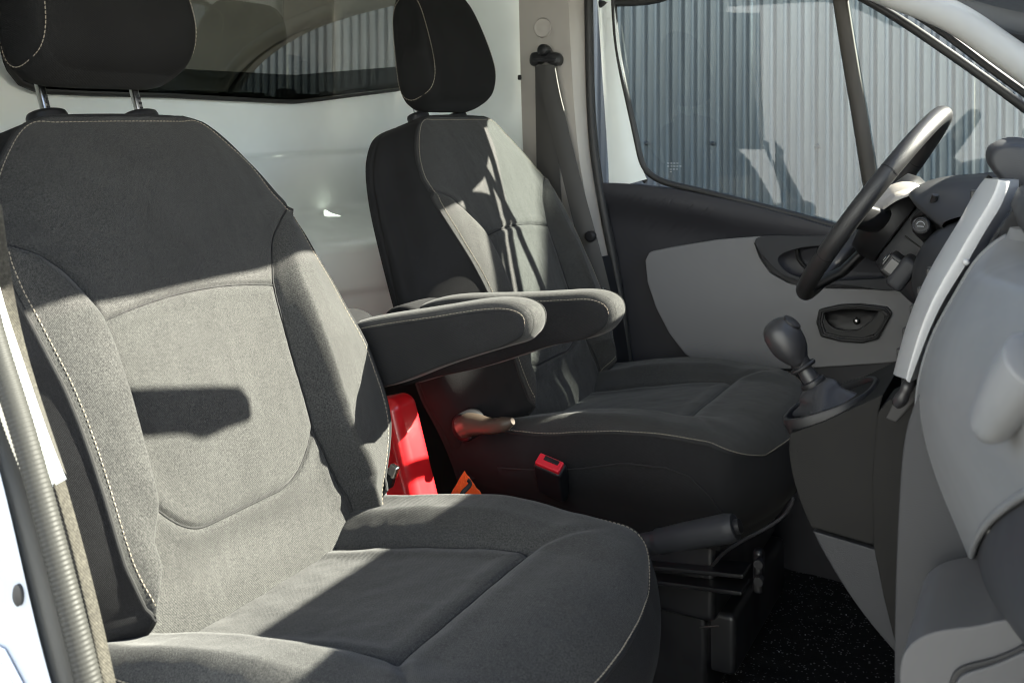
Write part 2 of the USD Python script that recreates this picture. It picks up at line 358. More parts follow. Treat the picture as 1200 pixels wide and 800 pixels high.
obj('load_bay_bow', tube([[p[0] - .02, YC - .02, p[1] + .015] for p in spline(arc, 40)], .022, 10), 'cargo', van, smooth=True)
p = at(335, 100, Y=YC - .02); obj('load_bay_post', place(rbox((.05, .04, .9), .008), (p[0], YC - .02, .68)), 'black', van)
obj('load_bay_side', place(rbox((2.7, .03, 1.65), .004), (-1.65, -.88, .93)), 'cargo', van)
obj('load_bay_roof', place(rbox((2.7, 1.8, .03), .004), (-1.66, 0, 1.765)), 'cargo', van)
obj('load_bay_floor', place(rbox((2.7, 1.8, .03), .004), (-1.66, 0, .08)), 'cargo', van)
# roof lining, lower at the header; its front edge follows the windscreen
yr = np.linspace(-.81, .81, 67)
xh = np.interp(np.abs(yr), [0, .2, .4, .55, .65, .74, .81], [.95, .94, .90, .835, .775, .70, .66])
zh = np.interp(np.abs(yr), [0, .2, .4, .55, .65, .74, .81], [1.418, 1.415, 1.402, 1.380, 1.350, 1.350, 1.40])
tt = np.linspace(0, 1, 24)
zr = lambda t, y, h: (zc := 1.52 - .05 * (abs(y) / .81) ** 4) - (zc - h) * ss((t - .70) / .30)
RP = np.array([[(XB - .02 + (x - XB + .02) * t, y, zr(t, y, h)) for t in tt] for y, x, h in zip(yr, xh, zh)])
obj('roof_lining', grid(RP), 'roof', van, smooth=60)
RO = RP.copy(); RO[..., 2] += .05; RO[:, -1, 0] += .03
obj('roof_panel', grid(RO, True), 'white', van, smooth=60)
obj('header', loft([np.stack([RP[:, -1], RO[:, -1]], 1).transpose(1, 0, 2).reshape(2, -1, 3)[k] for k in (0, 1)], (False, False)), 'roof', van)
# windscreen: raked sheet with a black border
wb = [np.array([xh_ + .03, y, h_ + .005]) for xh_, y, h_ in zip(xh, yr, zh)]
wbot = [np.array([1.78 - .28 * (y / .74) ** 2, y * 1.08, 1.02 - .04 * (y / .74) ** 2]) for y in yr]
WS = np.array([[a_ + (b_ - a_) * t for t in np.linspace(0, 1, 20)] for a_, b_ in zip(wb, wbot)])
obj('windscreen', grid(WS), 'screen', van, smooth=True)
# bonnet and cowl in front of the windscreen
gx, gy = np.meshgrid(np.linspace(1.50, 2.05, 12), np.linspace(-.86, .86, 20), indexing='ij')
obj('bonnet', grid(np.stack([gx, gy, .99 - .20 * ((gx - 1.5) / .55) ** 2 - .06 * (gy / .86) ** 2], -1)), 'white', van, smooth=True)
# firewall and footwell sides
obj('firewall', place(rbox((.03, 1.68, .92), .005), (1.46, 0, .52)), 'sealgrey', van)
obj('footwell_side', place(rbox((.62, .03, .80), .005), (1.18, .835, .46)), 'sealgrey', van)
obj('footwell_side', place(rbox((.36, .03, .80), .005), (1.32, -.80, .46)), 'sealgrey', van)
# driver's side A pillar: cloth-grey trim, black seals
pil = pxc([(985, -40), (1068, 0), (1120, 22), (1160, 48), (1205, 80), (1290, 150)], .735, 60)
nrm_in = np.array([0, -1., 0])
dirp = np.gradient(pil, axis=0); dirp /= np.linalg.norm(dirp, axis=1, keepdims=True)
upn = np.cross(dirp, [0, -1., 0]); upn *= np.sign(upn[:, 2:3])
hw_ = .0285
ang = np.linspace(0, 2 * math.pi, 28, endpoint=False)
P = np.stack([pil + upn * hw_ * 1.05 * np.cos(t) + np.array([0, .020, 0]) * np.sin(t) for t in ang], 0)
obj('windscreen_pillar', grid(np.concatenate([P, P[:1]], 0)), 'apillar', van, smooth=True)
ba = pil + upn * .026 + np.array([0, .012, 0]); bb = pil + upn * np.interp(pil[:, 0], [.75, .92, 1.02, 1.10, 1.2], [.105, .100, .080, .055, .05])[:, None] + np.array([.01, -.022, 0])
tq = np.linspace(0, 1, 8)
BG = ba[:, None] * (1 - tq)[None, :, None] + bb[:, None] * tq[None, :, None]
obj('windscreen_border', cat_mesh([grid(BG), grid(BG + np.array([.004, .004, .004]), True)]), 'dashdark', van, smooth=True)
sealp = pxc([(960, -52), (1020, -14), (1062, 10), (1105, 38), (1150, 72), (1205, 112), (1290, 180)], .765, 60)
obj('pillar_seal', tube(sealp, .0085, 10), 'rubber', van)
# side rail over the driver's door
rail = np.array([(-.05, .80, 1.47), (.2, .80, 1.475), (.40, .80, 1.475), (.55, .80, 1.465)])
obj('roof_rail', tube(spline(rail, 40), .040, 16), 'apillar', van, smooth=True)
obj('roof_rail', tube(spline(rail * np.array([1, -1, 1.]) + np.array([0, 0, .07]), 40), .030, 16), 'apillar', van, smooth=True)
# passenger's side A pillar (out of the picture)
pl2 = pil * np.array([1, -1, 1.]) + np.array([.10, -.02, .09])
P = np.stack([pl2 + upn * .034 * np.cos(t) + np.array([0, .04, 0]) * np.sin(t) for t in ang], 0)
obj('windscreen_pillar', grid(np.concatenate([P, P[:1]], 0)), 'apillar', van, smooth=True)
# driver's side B pillar: grey trim facing inwards, a front return that catches the sun, then the door seal
def strip(edgeA, edgeB, n=60, bow=0., nb=9):
    """A ruled band between two 3-D edges, bowed towards the cabin."""
    A_, B_ = spline(edgeA, n), spline(edgeB, n); t = np.linspace(0, 1, nb)
    P = A_[:, None] * (1 - t)[None, :, None] + B_[:, None] * t[None, :, None]
    P[..., 1] -= bow * np.sin(t * math.pi)[None]
    return grid(P)
E_ = lambda px_, Y: [at(x, y, Y=Y) for x, y in px_]
e0 = E_([(607, -60), (608, 0), (611, 120), (617, 240), (640, 420), (660, 600)], .755)
e1 = E_([(664, -60), (666, 0), (670, 80), (681, 200), (700, 300), (716, 400), (728, 520)], .722)
e2 = E_([(684, -60), (685, 0), (687, 90), (694, 200), (713, 300), (731, 400), (745, 520)], .765)
obj('rear_pillar_trim', strip(e0, e1, bow=.006), 'pillartrim', van, smooth=True)
obj('rear_pillar_edge', strip(e1, e2, bow=.004), 'pillartrim', van, smooth=True)
# side of the shell between the partition and the pillar
e00 = [(XB + .05, .755, z_) for z_ in (1.48, 1.3, 1.1, .8, .5, .1)]
obj('rear_side_panel', strip(e00, [np.array(p) + (0.03, 0.008, 0) for p in e0], bow=-.012), 'white', van, smooth=True)
sp = E_([(689, -60), (690, 0), (691, 80), (697, 180), (712, 270), (727, 350), (738, 440), (746, 520)], .768)
obj('door_seal', tube(spline(sp, 80), .0105, 12), 'rubber', van, smooth=True)
obj('lower_pillar_cover', strip(E_([(690, 302), (700, 340), (712, 420), (722, 520)], .716), E_([(714, 299), (724, 340), (737, 420), (748, 520)], .755), bow=.008), 'black', van, smooth=True)
# the same pillar on the passenger's side, above and outside the frame
mir_ = lambda e, dz=0: [np.array(p) * np.array([1, -1, 1.]) for p in e]
cut = lambda e: [np.array([p[0] - .005, p[1], max(p[2], .93)]) for p in e[:4]]
for a_, b_, nm in ((cut(mir_(e0)), cut(mir_(e1)), 'rear_pillar_trim'), (cut(mir_(e1)), cut(mir_(e2)), 'rear_pillar_edge')):
    P_ = [np.array(a_), np.array(b_)]
    obj(nm, grid(np.stack([np.array(a_), np.array(b_)], 1)), 'white' if nm.endswith('edge') else 'pillartrim', van, smooth=True)
obj('rear_side_panel', place(rbox((.50, .03, 1.40), .004), (-.20, -.775, .79)), 'white', van)
# trim circle and slot above the belt anchor
c = at(637, 33, Y=.733)
obj('belt_height_knob', loft([np.stack([c[0] + r_ * np.cos(ang), np.full(28, c[1] - d), c[2] + r_ * np.sin(ang)], 1) for d, r_ in ((-.012, .0235), (.004, .0235), (.0075, .021), (.006, .016), (.008, .008))]), 'pillartrim', van, smooth=40)
obj('belt_slot', plate([tuple(at(x, y, Y=.74)[[0, 2]]) for x, y in ((628, -30), (646, -30), (648, 60), (630, 60))], .7365, .75), 'pillartrim', van)
obj('pillar_clip', place(rbox((.009, .006, .012), .002), at(609, 91, Y=.742)), 'black', van)

# passenger's side door opening at the left edge of the picture
YN = -.72
def band(pa, pb, Y0, Y1, n=70, bow=.0, nb=10):
    A_, B_ = pxc(pa, Y0, n), pxc(pb, Y1, n); t = np.linspace(0, 1, nb)
    P = A_[:, None] * (1 - t)[None, :, None] + B_[:, None] * t[None, :, None]
    P += (np.array([.35, -1, 0.]) * bow)[None, None] * np.sin(t * math.pi)[None, :, None]
    return grid(P)
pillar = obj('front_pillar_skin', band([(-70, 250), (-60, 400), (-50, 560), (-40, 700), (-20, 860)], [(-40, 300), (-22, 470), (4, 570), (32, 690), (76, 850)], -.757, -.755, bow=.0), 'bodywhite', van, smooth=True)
obj('seal_lip', band([(-40, 300), (-22, 470), (2, 565), (31, 690), (76, 850)], [(-20, 340), (2, 478), (30, 560), (60, 660), (108, 850)], -.738, -.732, bow=.012), 'sealgrey', van, smooth=True)
obj('seal_gap', band([(-22, 340), (0, 474), (28, 556), (58, 656), (106, 850)], [(-14, 370), (6, 450), (30, 520), (66, 640), (118, 850)], -.722, -.722), 'rubber', van, smooth=True)
rs = pxc([(-22, 330), (3, 430), (24, 496), (45, 570), (69, 660), (104, 800), (118, 860)], -.735, 420)
dd = np.r_[0, np.cumsum(np.linalg.norm(np.diff(rs, axis=0), axis=1))]
obj('ribbed_seal', tube(rs, .0105 + .0003 * np.sin(dd / .0042 * 2 * math.pi), 16), 'ribseal', van, smooth=True)
obj('painted_flange', band([(-30, 250), (-12, 340), (12, 425), (34, 490), (62, 570)], [(-12, 250), (2, 345), (28, 425), (52, 495), (78, 561)], -.712, -.705), 'white', van, smooth=True)
obj('felt_strip', band([(62, 568), (80, 630), (104, 730), (132, 850)], [(75, 558), (102, 655), (124, 745), (146, 850)], -.712, -.700, bow=.004), 'felt', van, smooth=True)
obj('inner_pillar_trim', band([(-25, 240), (-8, 320), (12, 385), (40, 462), (70, 545)], [(2, 240), (10, 300), (24, 380), (46, 460), (78, 556)], -.701, -.690), 'felt', van, smooth=True)
obj('pillar_plug', place(loft([np.stack([.0075 * .8 * np.cos(ang), np.full(28, d), .0075 * 1.25 * np.sin(ang)], 1) * np.array([r_, 1, r_]) for d, r_ in ((.002, 1.0), (-.001, 1.0), (-.0025, .7))]), at(21, 697, Y=-.757)), 'rubber', van)
lab = [(-30, 742), (5, 760), (26, 800), (34, 840), (-30, 840)]
obj('paper_label', plate([tuple(at(x, y, Y=-.7585)[[0, 2]]) for x, y in lab], -.7590, -.7578), 'label', van)
for a_, b_ in (((-5, 765), (22, 812)), ((-10, 790), (8, 830)), ((-20, 752), (4, 770))):
    obj('printed_line', tube([at(*a_, Y=-.7592), at(*b_, Y=-.7592)], .0006, 5), 'etch', van)

# ------------------------------------------------------------------ the driver's door
zsill = -.02
trim = pts([(704, 214), (740, 215), (800, 222), (870, 237), (930, 252), (985, 268), (1060, 290), (1130, 300), (1130, 560), (1100, 790), (760, 790), (744, 470), (738, 415), (726, 330), (712, 260)], .785)
bul = lambda x, z: .022 * np.exp(-((z - (.885 - .14 * (x - .24))) / .045) ** 2)
door = obj('door', plate(resample(trim, 200, True), .785, .815, warp=bul), 'doordark', van, smooth=50)
ins = [(757, 305), (762, 295), (790, 289), (840, 281), (922, 274), (905, 278), (884, 284), (890, 302), (903, 320), (925, 332), (950, 337), (1000, 338), (1062, 340), (1100, 350), (1100, 412), (1045, 424), (990, 428), (900, 433), (850, 433), (826, 428), (803, 414), (785, 390), (770, 360), (760, 330)]
insp = pts(ins, .772)
hp_ = pts([(961, 372), (964, 362), (985, 358), (1010, 357), (1036, 360), (1041, 366), (1039, 376), (1027, 395), (1012, 399), (985, 397), (966, 392), (962, 384)], .772)
gh = pts([(888, 285), (930, 279), (1000, 280), (1070, 292), (1070, 330), (1000, 333), (945, 330), (910, 318), (896, 302)], .772)
gi = plate(resample(insp, 260, True), .770, .7845, holes=(hp_[::-1] if False else hp_,), warp=lambda x, z: .004 * np.exp(-((z - .65) / .08) ** 2))
obj('insert_panel', gi, 'greytrim', door, smooth=45)
# grab handle: dark frame with a scooped pocket
gb = spline(pts([(885, 283), (925, 276), (985, 274), (1070, 286), (1078, 312), (1068, 333), (1000, 335), (945, 331), (915, 320), (897, 303)], .762), 120, True)
pk = spline(pts([(912, 303), (925, 294), (960, 288), (1010, 287), (1050, 296), (1052, 318), (1020, 327), (975, 329), (945, 326), (922, 318)], .762), 120, True)
gr = obj('grab_handle', plate(gb, .760, .786, holes=(pk,)), 'dashdark', door, smooth=40)
cpk = pk.mean(0)
lp = [np.stack([cpk[0] + (pk[:, 0] - cpk[0]) * s_, np.full(120, .7605 + d), cpk[1] + (pk[:, 1] - cpk[1]) * s_ - .004 * d / .02], 1) for s_, d in ((1.01, .001), (.97, .010), (.88, .019), (.66, .0225), (.3, .0235))]
obj('pocket', loft(lp, (False, True)), 'doordark', door, smooth=60)
rim = pxc([(934, 292), (936, 303), (943, 312), (955, 319)], .772, 20)
obj('pocket_lip', tube(rim, .0045, 8), 'grain', door)
# inside door handle: six-cornered bezel, scooped cup and lever
def rounded(poly, rad, n=140):
    from shapely.geometry import Polygon
    g = Polygon(poly).buffer(-rad).buffer(rad, quad_segs=6)
    return resample(np.array(g.exterior.coords)[:-1][::-1], n, True)
bz = rounded(pts([(957, 377), (960, 362), (985, 356.5), (1008, 355.5), (1040, 359.5), (1046, 367), (1030, 397), (1012, 402), (985, 400), (962, 394)], .762), .006)
bc = bz.mean(0); bi = bc + (bz - bc) * np.array([.84, .74])
hd = obj('door_handle', plate(bz, .758, .772, holes=(bi,)), 'black', door, smooth=40)
lp = [np.stack([bc[0] + (bi[:, 0] - bc[0]) * s_, np.full(len(bi), .760 + d), bc[1] + (bi[:, 1] - bc[1]) * s_], 1) for s_, d in ((1.01, .002), (.97, .012), (.85, .020), (.5, .023))]
obj('bezel_rim', tube(np.stack([bc[0] + (bz[:, 0] - bc[0]) * .93, np.full(len(bz), .7585), bc[1] + (bz[:, 1] - bc[1]) * .89], 1), .0030, 8, closed=True), 'black', door, smooth=True)
obj('cup', loft(lp, (False, True)), 'black', door, smooth=60)
lvp = pts([(966, 369), (970, 379), (978, 385), (991, 388), (1004, 387), (1016, 380), (1027, 369), (1032, 364), (1038, 365), (1036, 376), (1026, 391), (1011, 396), (985, 395), (966, 390), (963, 377)], .764)
lv_ = rounded(lvp, .0012)
lcv = obj('lever', plate(lv_, .7635, .772), 'black', door, smooth=40)
obj('lever_edge', tube(pxc([(966, 369), (970, 379), (978, 385), (991, 388), (1004, 387), (1016, 380), (1027, 369), (1031, 364.5)], .763, 40), .0013, 6), 'knob', door, smooth=True)
obj('lever_screw', place(m3.Manifold.sphere(.0075, 16), at(1004, 376, Y=.776)), 'chrome', door)
# painted window frame and rubber
fa = E_([(694, -60), (700, 0), (706, 90), (712, 180), (714, 222)], .790)
fb = E_([(712, -60), (719, 0), (731, 90), (744, 170), (758, 210)], .776)
obj('window_frame', strip(fa, fb, bow=.006), 'white', door, smooth=True)
win = [(712, -90), (719, 0), (723, 55), (736, 120), (748, 175), (756, 198), (771, 210), (800, 219), (870, 236), (985, 267), (1060, 288), (1130, 300)]
ws = pxc(win, .782, 140)
obj('window_seal', tube(ws, .0075, 10), 'rubber', door, smooth=True)
obj('inner_window_seal', tube(pxc([(702, -90), (710, 0), (715, 58), (728, 124), (740, 178), (748, 202), (757, 213)], .784, 70), .0055, 10), 'rubber', door, smooth=True)
top = np.array([(.215, .785, 1.309), (.29, .785, 1.309), (.37, .785, 1.316), (.56, .785, 1.390), (.68, .785, 1.352)])
topf = np.vstack([top, [at(x, y, Y=.782) for x, y in ((1015, 0), (1060, 27), (1100, 54), (1150, 89), (1205, 130), (1290, 200))][0:]])
obj('window_seal', tube(spline(topf, 120), .0095, 10), 'rubber', door, smooth=True)
tf = spline(top, 40); obj('top_frame', tube(tf[:30] + np.array([0, .02, .056]), .050, 16), 'white', door, smooth=True)
div = E_([(976, -60), (985, 0), (996, 70), (1008, 140), (1023, 230), (1030, 262)], .784)
obj('window_divider', tube(spline(div, 30), .010, 10, flat=(.0155, .006, (0, 1, 0))), 'divider', door, smooth=True)
gp = np.array([(.235, 1.40), (.45, 1.39), (.70, 1.33)] + [tuple(p[[0, 2]]) for p in [at(x, y, Y=.79) for x, y in ((1060, 22), (1100, 50), (1150, 85), (1205, 125), (1290, 200), (1290, 330), (985, 272), (870, 240), (790, 220), (764, 210), (745, 180), (733, 120), (720, 55))]])
ti = trimesh.creation.triangulate_polygon(__import__('shapely').geometry.Polygon(gp).buffer(0), engine='earcut')
gv = np.stack([ti[0][:, 0], np.full(len(ti[0]), .792), ti[0][:, 1]], 1)
obj('window_pane', (gv, np.asarray(ti[1])), 'pane', door, smooth=False)
marks = []
for r_, (yy_, n_) in enumerate(((191, 4), (194.5, 5), (198, 3), (201, 1))):
    for k in range(n_):
        p = at(783 + 3.6 * k + (3 if r_ > 1 else 0), yy_ + .4, Y=.789); marks.append(place(rbox((.0042, .0006, .0022), .0002, 4), p))
obj('glass_marking', marks, 'etch', door)
obj('door_skin', place(rbox((1.0, .03, .78), .01), (.75, .85, .40)), 'white', door)
# ------------------------------------------------------------------ the two seats
TH = math.radians(20.)
NB = np.array([math.cos(TH), 0, math.sin(TH)]); VB = np.array([-math.sin(TH), 0, math.cos(TH)])
pc = lambda x, y: PchipInterpolator(*zip(*sorted(zip(x, y))))
vk = [0, -.008, -.02, -.04, -.07, -.10, -.15, -.20, -.26, -.33, -.41, -.46, -.50, -.54, -.58, -.61, -.66]
HP = pc(vk, [.105, .135, .153, .172, .195, .212, .227, .231, .225, .216, .212, .210, .205, .194, .182, .178, .174])        # half width at the piping
HW = pc(vk, [.120, .147, .166, .185, .204, .219, .236, .246, .258, .273, .286, .290, .285, .264, .240, .228, .220])        # widest point of the side
HB = pc(vk, [.140, .170, .195, .217, .238, .250, .262, .268, .272, .275, .276, .276, .272, .258, .246, .240, .236])        # back edge
NE = pc([0, -.06, -.10, -.15, -.20, -.26, -.33, -.41, -.46, -.52, -.58, -.66], [0, .006, .014, .028, .046, .062, .076, .087, .090, .086, .078, .070])  # depth at the piping
NC = pc([0, -.03, -.08, -.14, -.20, -.26, -.44, -.50, -.53, -.60, -.66], [0, .016, .031, .042, .048, .052, .053, .050, .047, .040, .034])
BM = pc([0, -.12, -.16, -.20, -.25, -.33, -.42, -.50, -.58, -.66], [0, 0, .004, .014, .029, .042, .048, .048, .042, .030])  # bolster height over the centre
UB = pc([0, -.14, -.155, -.172, -.20, -.235, -.262, -.30, -.45, -.50, -.56, -.60, -.66], [.26, .245, .224, .195, .165, .147, .138, .136, .137, .150, .172, .180, .180])
def v_arc(u): return -.247 - .014 * (u / .137) ** 2
def v_low(u): return -.513 + .0 * u + .055 * np.clip((np.abs(u) - .055) / .08, 0, 1) ** 2.2

def make_seat(name, label, cy, inb, arm_drop, group):
    P0 = np.array([.06, cy, 1.05]); YI = np.array([0, inb, 0.])
    W = lambda u, n, v: P0 + np.asarray(u)[..., None] * YI + np.asarray(n)[..., None] * NB + np.asarray(v)[..., None] * VB
    flip = inb > 0
    root = thing(name, label, 'car seat', (P0[0], cy, .10), group)
    # ---- front of the backrest: one surface, split along its seams into sewn panels
    na, nv = 260, 300
    a = np.linspace(-1, 1, na); v = -np.concatenate([np.linspace(0, .02, 14)[:-1], np.linspace(.02, .66, nv - 13)])
    WID = pc([0, -.20, -.30, -.38, -.48, -.56, -.66], [0, 0, .022, .040, .044, .024, 0])                     # the nearer seat's inboard bolster is fuller
    hs = lambda u_, v_: HP(v_) + (np.asarray(u_) > 0) * (WID(v_) if inb > 0 else 0.)
    A, Vv = np.meshgrid(a, v, indexing='ij')
    hp = hs(A, Vv); U = A * hp; au = np.abs(U)
    ub = np.minimum(UB(Vv), hp - .004)
    uc = np.maximum(np.minimum(hp - .030, ub + .026), ub + .012)
    up = ss((au - (ub - .004)) / np.maximum(uc - ub + .004, .01))
    N_ = NC(Vv) + BM(Vv) * up
    roll = np.clip((au - uc) / np.maximum(hp - uc, .004), 0, 1) ** 1.7
    flat = 1 - ss((-Vv - .13) / .06)
    roll = roll * (1 - flat) + np.abs(A) ** 3 * flat
    N_ = N_ * (1 - roll) + NE(Vv) * roll
    N_ += .006 * np.exp(-((Vv + .36) / .09) ** 2) * np.clip(1 - (U / .13) ** 2, 0, 1)                      # lumbar swell
    N_ -= .010 * np.exp(-((Vv + .545) / .03) ** 2) * np.clip(1 - (U / .16) ** 2, 0, 1)                      # dip under the lumbar panel
    Pf = np.stack([U, Vv], -1)
    us = np.linspace(-.137, .137, 120); vb = np.linspace(-.150, -.60, 220)
    seams = [np.stack([us, v_arc(us)], 1), np.stack([us, v_low(us)], 1)]
    for s_ in (-1, 1): seams.append(np.stack([s_ * np.minimum(UB(vb), HP(vb) - .002), vb], 1))
    dist = cKDTree(np.vstack(seams)).query(Pf.reshape(-1, 2))[0].reshape(Pf.shape[:2])
    N_ += -.0050 * np.exp(-(dist / .0026) ** 2) + .0014 * np.exp(-((dist - .011) / .008) ** 2)
    nz = np.stack([U * 9, Vv * 9 + cy * 7, 0 * U], -1)
    N_ += .0045 * (meshkit.fbm(nz, 4, 3) - .5) + .0022 * (meshkit.fbm(nz * np.array([4., 1.2, 1]), 3, 9) - .5)
    # creases low down by the bolster
    for k in range(5):
        c0 = -.44 - .025 * k; N_ += .0016 * np.sin((au - .15) * 120 + k) * np.exp(-((Vv - c0) / .012) ** 2) * np.exp(-((au - .17) / .03) ** 2)
    G = W(U, N_, Vv)
    vv, q = grid(G, flip)
    nrm = meshkit.arrays((vv, q), True)[2]
    cu = U.ravel()[q].mean(1); cv = Vv.ravel()[q].mean(1); acu = np.abs(cu)
    bol = acu > np.minimum(UB(cv), HP(cv) - .002)
    bol &= cv < -.150
    mid = ~bol & (cv < v_arc(cu)) & (cv > v_low(cu)); low = ~bol & (cv <= v_low(cu)); upper = ~(bol | mid | low)
    def sub(sel):
        f = q[sel]; ids, inv = np.unique(f, return_inverse=True)
        return (vv[ids], inv.reshape(f.shape)), nrm[ids]
    nfun = lambda uu, w_: fnn(np.stack([np.clip(uu / hs(uu, w_), -1, 1), -w_], -1))
    from scipy.interpolate import RegularGridInterpolator
    fnn = RegularGridInterpolator((a, -v), N_, bounds_error=False, fill_value=None)
    def put(nm, sel, parent, lab=None):
        m, n = sub(sel); f = np.vstack([m[1][:, [0, 1, 2]], m[1][:, [0, 2, 3]]])
        return obj(nm, (m[0], f), 'fabric', parent, normals=n, label=lab)
    back = put('backrest', upper, root)
    put('lumbar_panel', mid, back); put('lower_panel', low, back)
    put('bolster', bol & (cu > 0), back); put('bolster', bol & (cu < 0), back)
    for sm_ in seams:
        sm_ = np.asarray(sm_)
        if abs(sm_[:, 0]).min() > .12: sm_ = sm_[(sm_[:, 1] < -.158)]
        obj('seam', tube(W(sm_[:, 0], nfun(sm_[:, 0], sm_[:, 1]) + .0009, sm_[:, 1]), .0012, 6), 'piping', back, smooth=True)
    # ---- sides and top of the backrest, from the piping to the back edge
    vs = v[::3]
    def rim(hfun, nfun, topn, topv, wsc):
        l = np.stack([-hfun(vs[::-1]), nfun(vs[::-1]), vs[::-1]], 1)
        r = np.stack([hfun(vs) + (WID(vs) * wsc if inb > 0 else 0.), nfun(vs), vs], 1)
        t_ = np.linspace(-1, 1, 40)[1:-1]
        t = np.stack([t_ * hfun(0.), np.full(38, topn), topv * (1 - t_ ** 2) ** .5], 1)
        return np.vstack([l, t, r])
    ipk = [np.argmin(abs(v - x)) for x in vs]
    edge_n = PchipInterpolator(-v, N_[0]); 
    e_n = lambda x: edge_n(-np.asarray(x))
    R0 = rim(HP, e_n, float(e_n(0.)), 0.0, 1)
    R2 = rim(HW, lambda x: e_n(x) * .16 - .036, -.035, .014, .45)
    R3 = rim(HB, lambda x: np.full_like(x, -.082), -.082, .004, 0.)
    R1 = R0 * .55 + R2 * .45; R1[:, 0] += np.sign(R1[:, 0]) * .003 * np.clip(-R1[:, 2] / .1, 0, 1); R1[:, 2] += .004 * (R1[:, 2] > -.004)
    R25 = R2 * .5 + R3 * .5; R25[:, 0] += np.sign(R25[:, 0]) * .010 * np.clip(-R25[:, 2] / .1, 0, 1)
    ctrl = np.stack([R0, R1, R2, R25, R3], 0)
    t5 = np.linspace(0, 1, 5); ts = np.linspace(0, 1, 44)
    S = np.stack([PchipInterpolator(t5, ctrl[:, i])(ts) for i in range(ctrl.shape[1])], 0)     # along, across, 3
    # seams: across the side about a third of the way down, and along the back edge
    w = np.exp(-((S[..., 2] + .135) / .0035) ** 2) + np.exp(-((ts[None] - .86) / .02) ** 2)
    sgn = np.sign(S[..., 0]); S[..., 0] -= sgn * .0035 * w
    S[..., 0] += sgn * .004 * (meshkit.fbm(np.stack([S[..., 1] * 12, S[..., 2] * 9 + cy, sgn], -1), 4, 5) - .5) * np.sin(ts * math.pi)[None]
    SG = W(S[..., 0], S[..., 1], S[..., 2])
    m_, q2 = grid(SG, not flip)
    n2 = meshkit.arrays((m_, q2), True)[2]
    half = S[..., 0].ravel()[q2].mean(1) > 0
    for sel in (half, ~half):
        f = q2[sel]; ids, inv = np.unique(f, return_inverse=True); f = inv.reshape(f.shape)
        obj('side_panel', (m_[ids], np.vstack([f[:, [0, 1, 2]], f[:, [0, 2, 3]]])), 'side_fabric', back, normals=n2[ids])
    bu = np.linspace(-1, 1, 12); Bg = W(bu[:, None] * HB(vs)[None], np.full((12, len(vs)), -.082), np.repeat(vs[None], 12, 0))
    obj('rear_shell', grid(Bg, not flip), 'black', back)
    # piping and thread round the front edge
    edge = W(R0[:, 0], R0[:, 1], R0[:, 2])
    obj('piping', tube(edge - NB * .0015, .0024, 8), 'piping', back)
    ins = R0.copy(); ins[:, 0] *= .972; ins[R0[:, 2] > -.004, 2] -= .008
    au_ = np.clip(ins[:, 0] / hs(ins[:, 0], ins[:, 2]), -1, 1)
    from scipy.interpolate import RegularGridInterpolator
    fn = RegularGridInterpolator((a, -v), N_, bounds_error=False, fill_value=None)
    ins[:, 1] = fn(np.stack([au_, -ins[:, 2]], 1)) + .0008
    line = resample(W(ins[:, 0], ins[:, 1], ins[:, 2]), 900)
    from scipy.ndimage import gaussian_filter1d
    tr = cKDTree(vv); sg_ = -1. if (nrm @ NB).mean() < 0 else 1.
    ws_, ix = tr.query(line, k=6); ws_ = 1 / (ws_ + 1e-4); ws_ /= ws_.sum(1, keepdims=True)
    upn = sg_ * (nrm[ix] * ws_[..., None]).sum(1); upn /= np.linalg.norm(upn, axis=1, keepdims=True)
    foot = (vv[ix] * ws_[..., None]).sum(1); line = line + upn * ((foot - line) * upn).sum(1, keepdims=True)
    line = gaussian_filter1d(line, 3, axis=0)
    obj('stitching', stitches(line, upn, r=.0006, lift=.0001), 'thread', back)
    # ---- headrest
    th = np.linspace(0, 2 * math.pi, 120, endpoint=False)
    hv0, hv1 = .036, .290; HD = .012 if inb > 0 else -.018; HK = .052
    dprof = spline([(.010, .037), (.040, .046), (.058, .070), (.064, .110), (.060, .160), (.052, .210), (.040, .255), (.020, .284), (-.012, .290), (-.038, .272), (-.050, .230), (-.054, .160), (-.056, .095), (-.050, .055), (-.030, .038)], 110, True)
    pm = np.array([.0, .158])
    sv = np.array([-.999, -.992, -.982, -.968, -.955, -.945, -.93, -.915, -.90, -.87, -.82, -.74, -.6, -.45, -.3, -.15, 0])
    sv = np.r_[sv, -sv[-2::-1]]
    loops = []
    for s_ in sv:
        k_ = abs(s_); hgt = (1 - k_ ** 7.5) ** (1 / 3.4); thk = (1 - k_ ** 8.) ** (1 / 4.)
        hgt, thk = max(hgt, .02), max(thk, .02)
        groove = .012 * math.exp(-((k_ - .93) / .010) ** 2)
        pr_ = pm + (dprof - pm) * np.array([thk - groove, hgt - groove])
        wd = .128 - .020 * np.clip((dprof[:, 1] - .09) / .2, 0, 1) ** 1.3
        loops.append(W(s_ * wd, pr_[:, 0] * .9 + .12 * (pr_[:, 1] - .04) - .002, pr_[:, 1] + HD))
    hv, hf = loft(loops, (True, True))
    if inb > 0: hf = hf[:, ::-1]
    nn = meshkit.arrays((hv, hf), True)[2]
    nlev = len(sv); lev = np.abs(sv)[np.arange(len(hv)) % nlev]; lev[-2:] = 1.0
    lsg = np.sign(sv)[np.arange(len(hv)) % nlev]; lsg[-2] = -1; lsg[-1] = 1
    flev = lev[hf].mean(1); fs = lsg[hf].mean(1)
    hr = None
    for sel, nm in ((flev <= .93, 'headrest'), ((flev > .93) & (fs > 0), 'side_panel'), ((flev > .93) & (fs < 0), 'side_panel')):
        f = hf[sel]; ids, inv = np.unique(f, return_inverse=True)
        p_ = obj(nm, (hv[ids], inv.reshape(f.shape)), 'head_fabric', hr or root, normals=nn[ids])
        hr = hr or p_
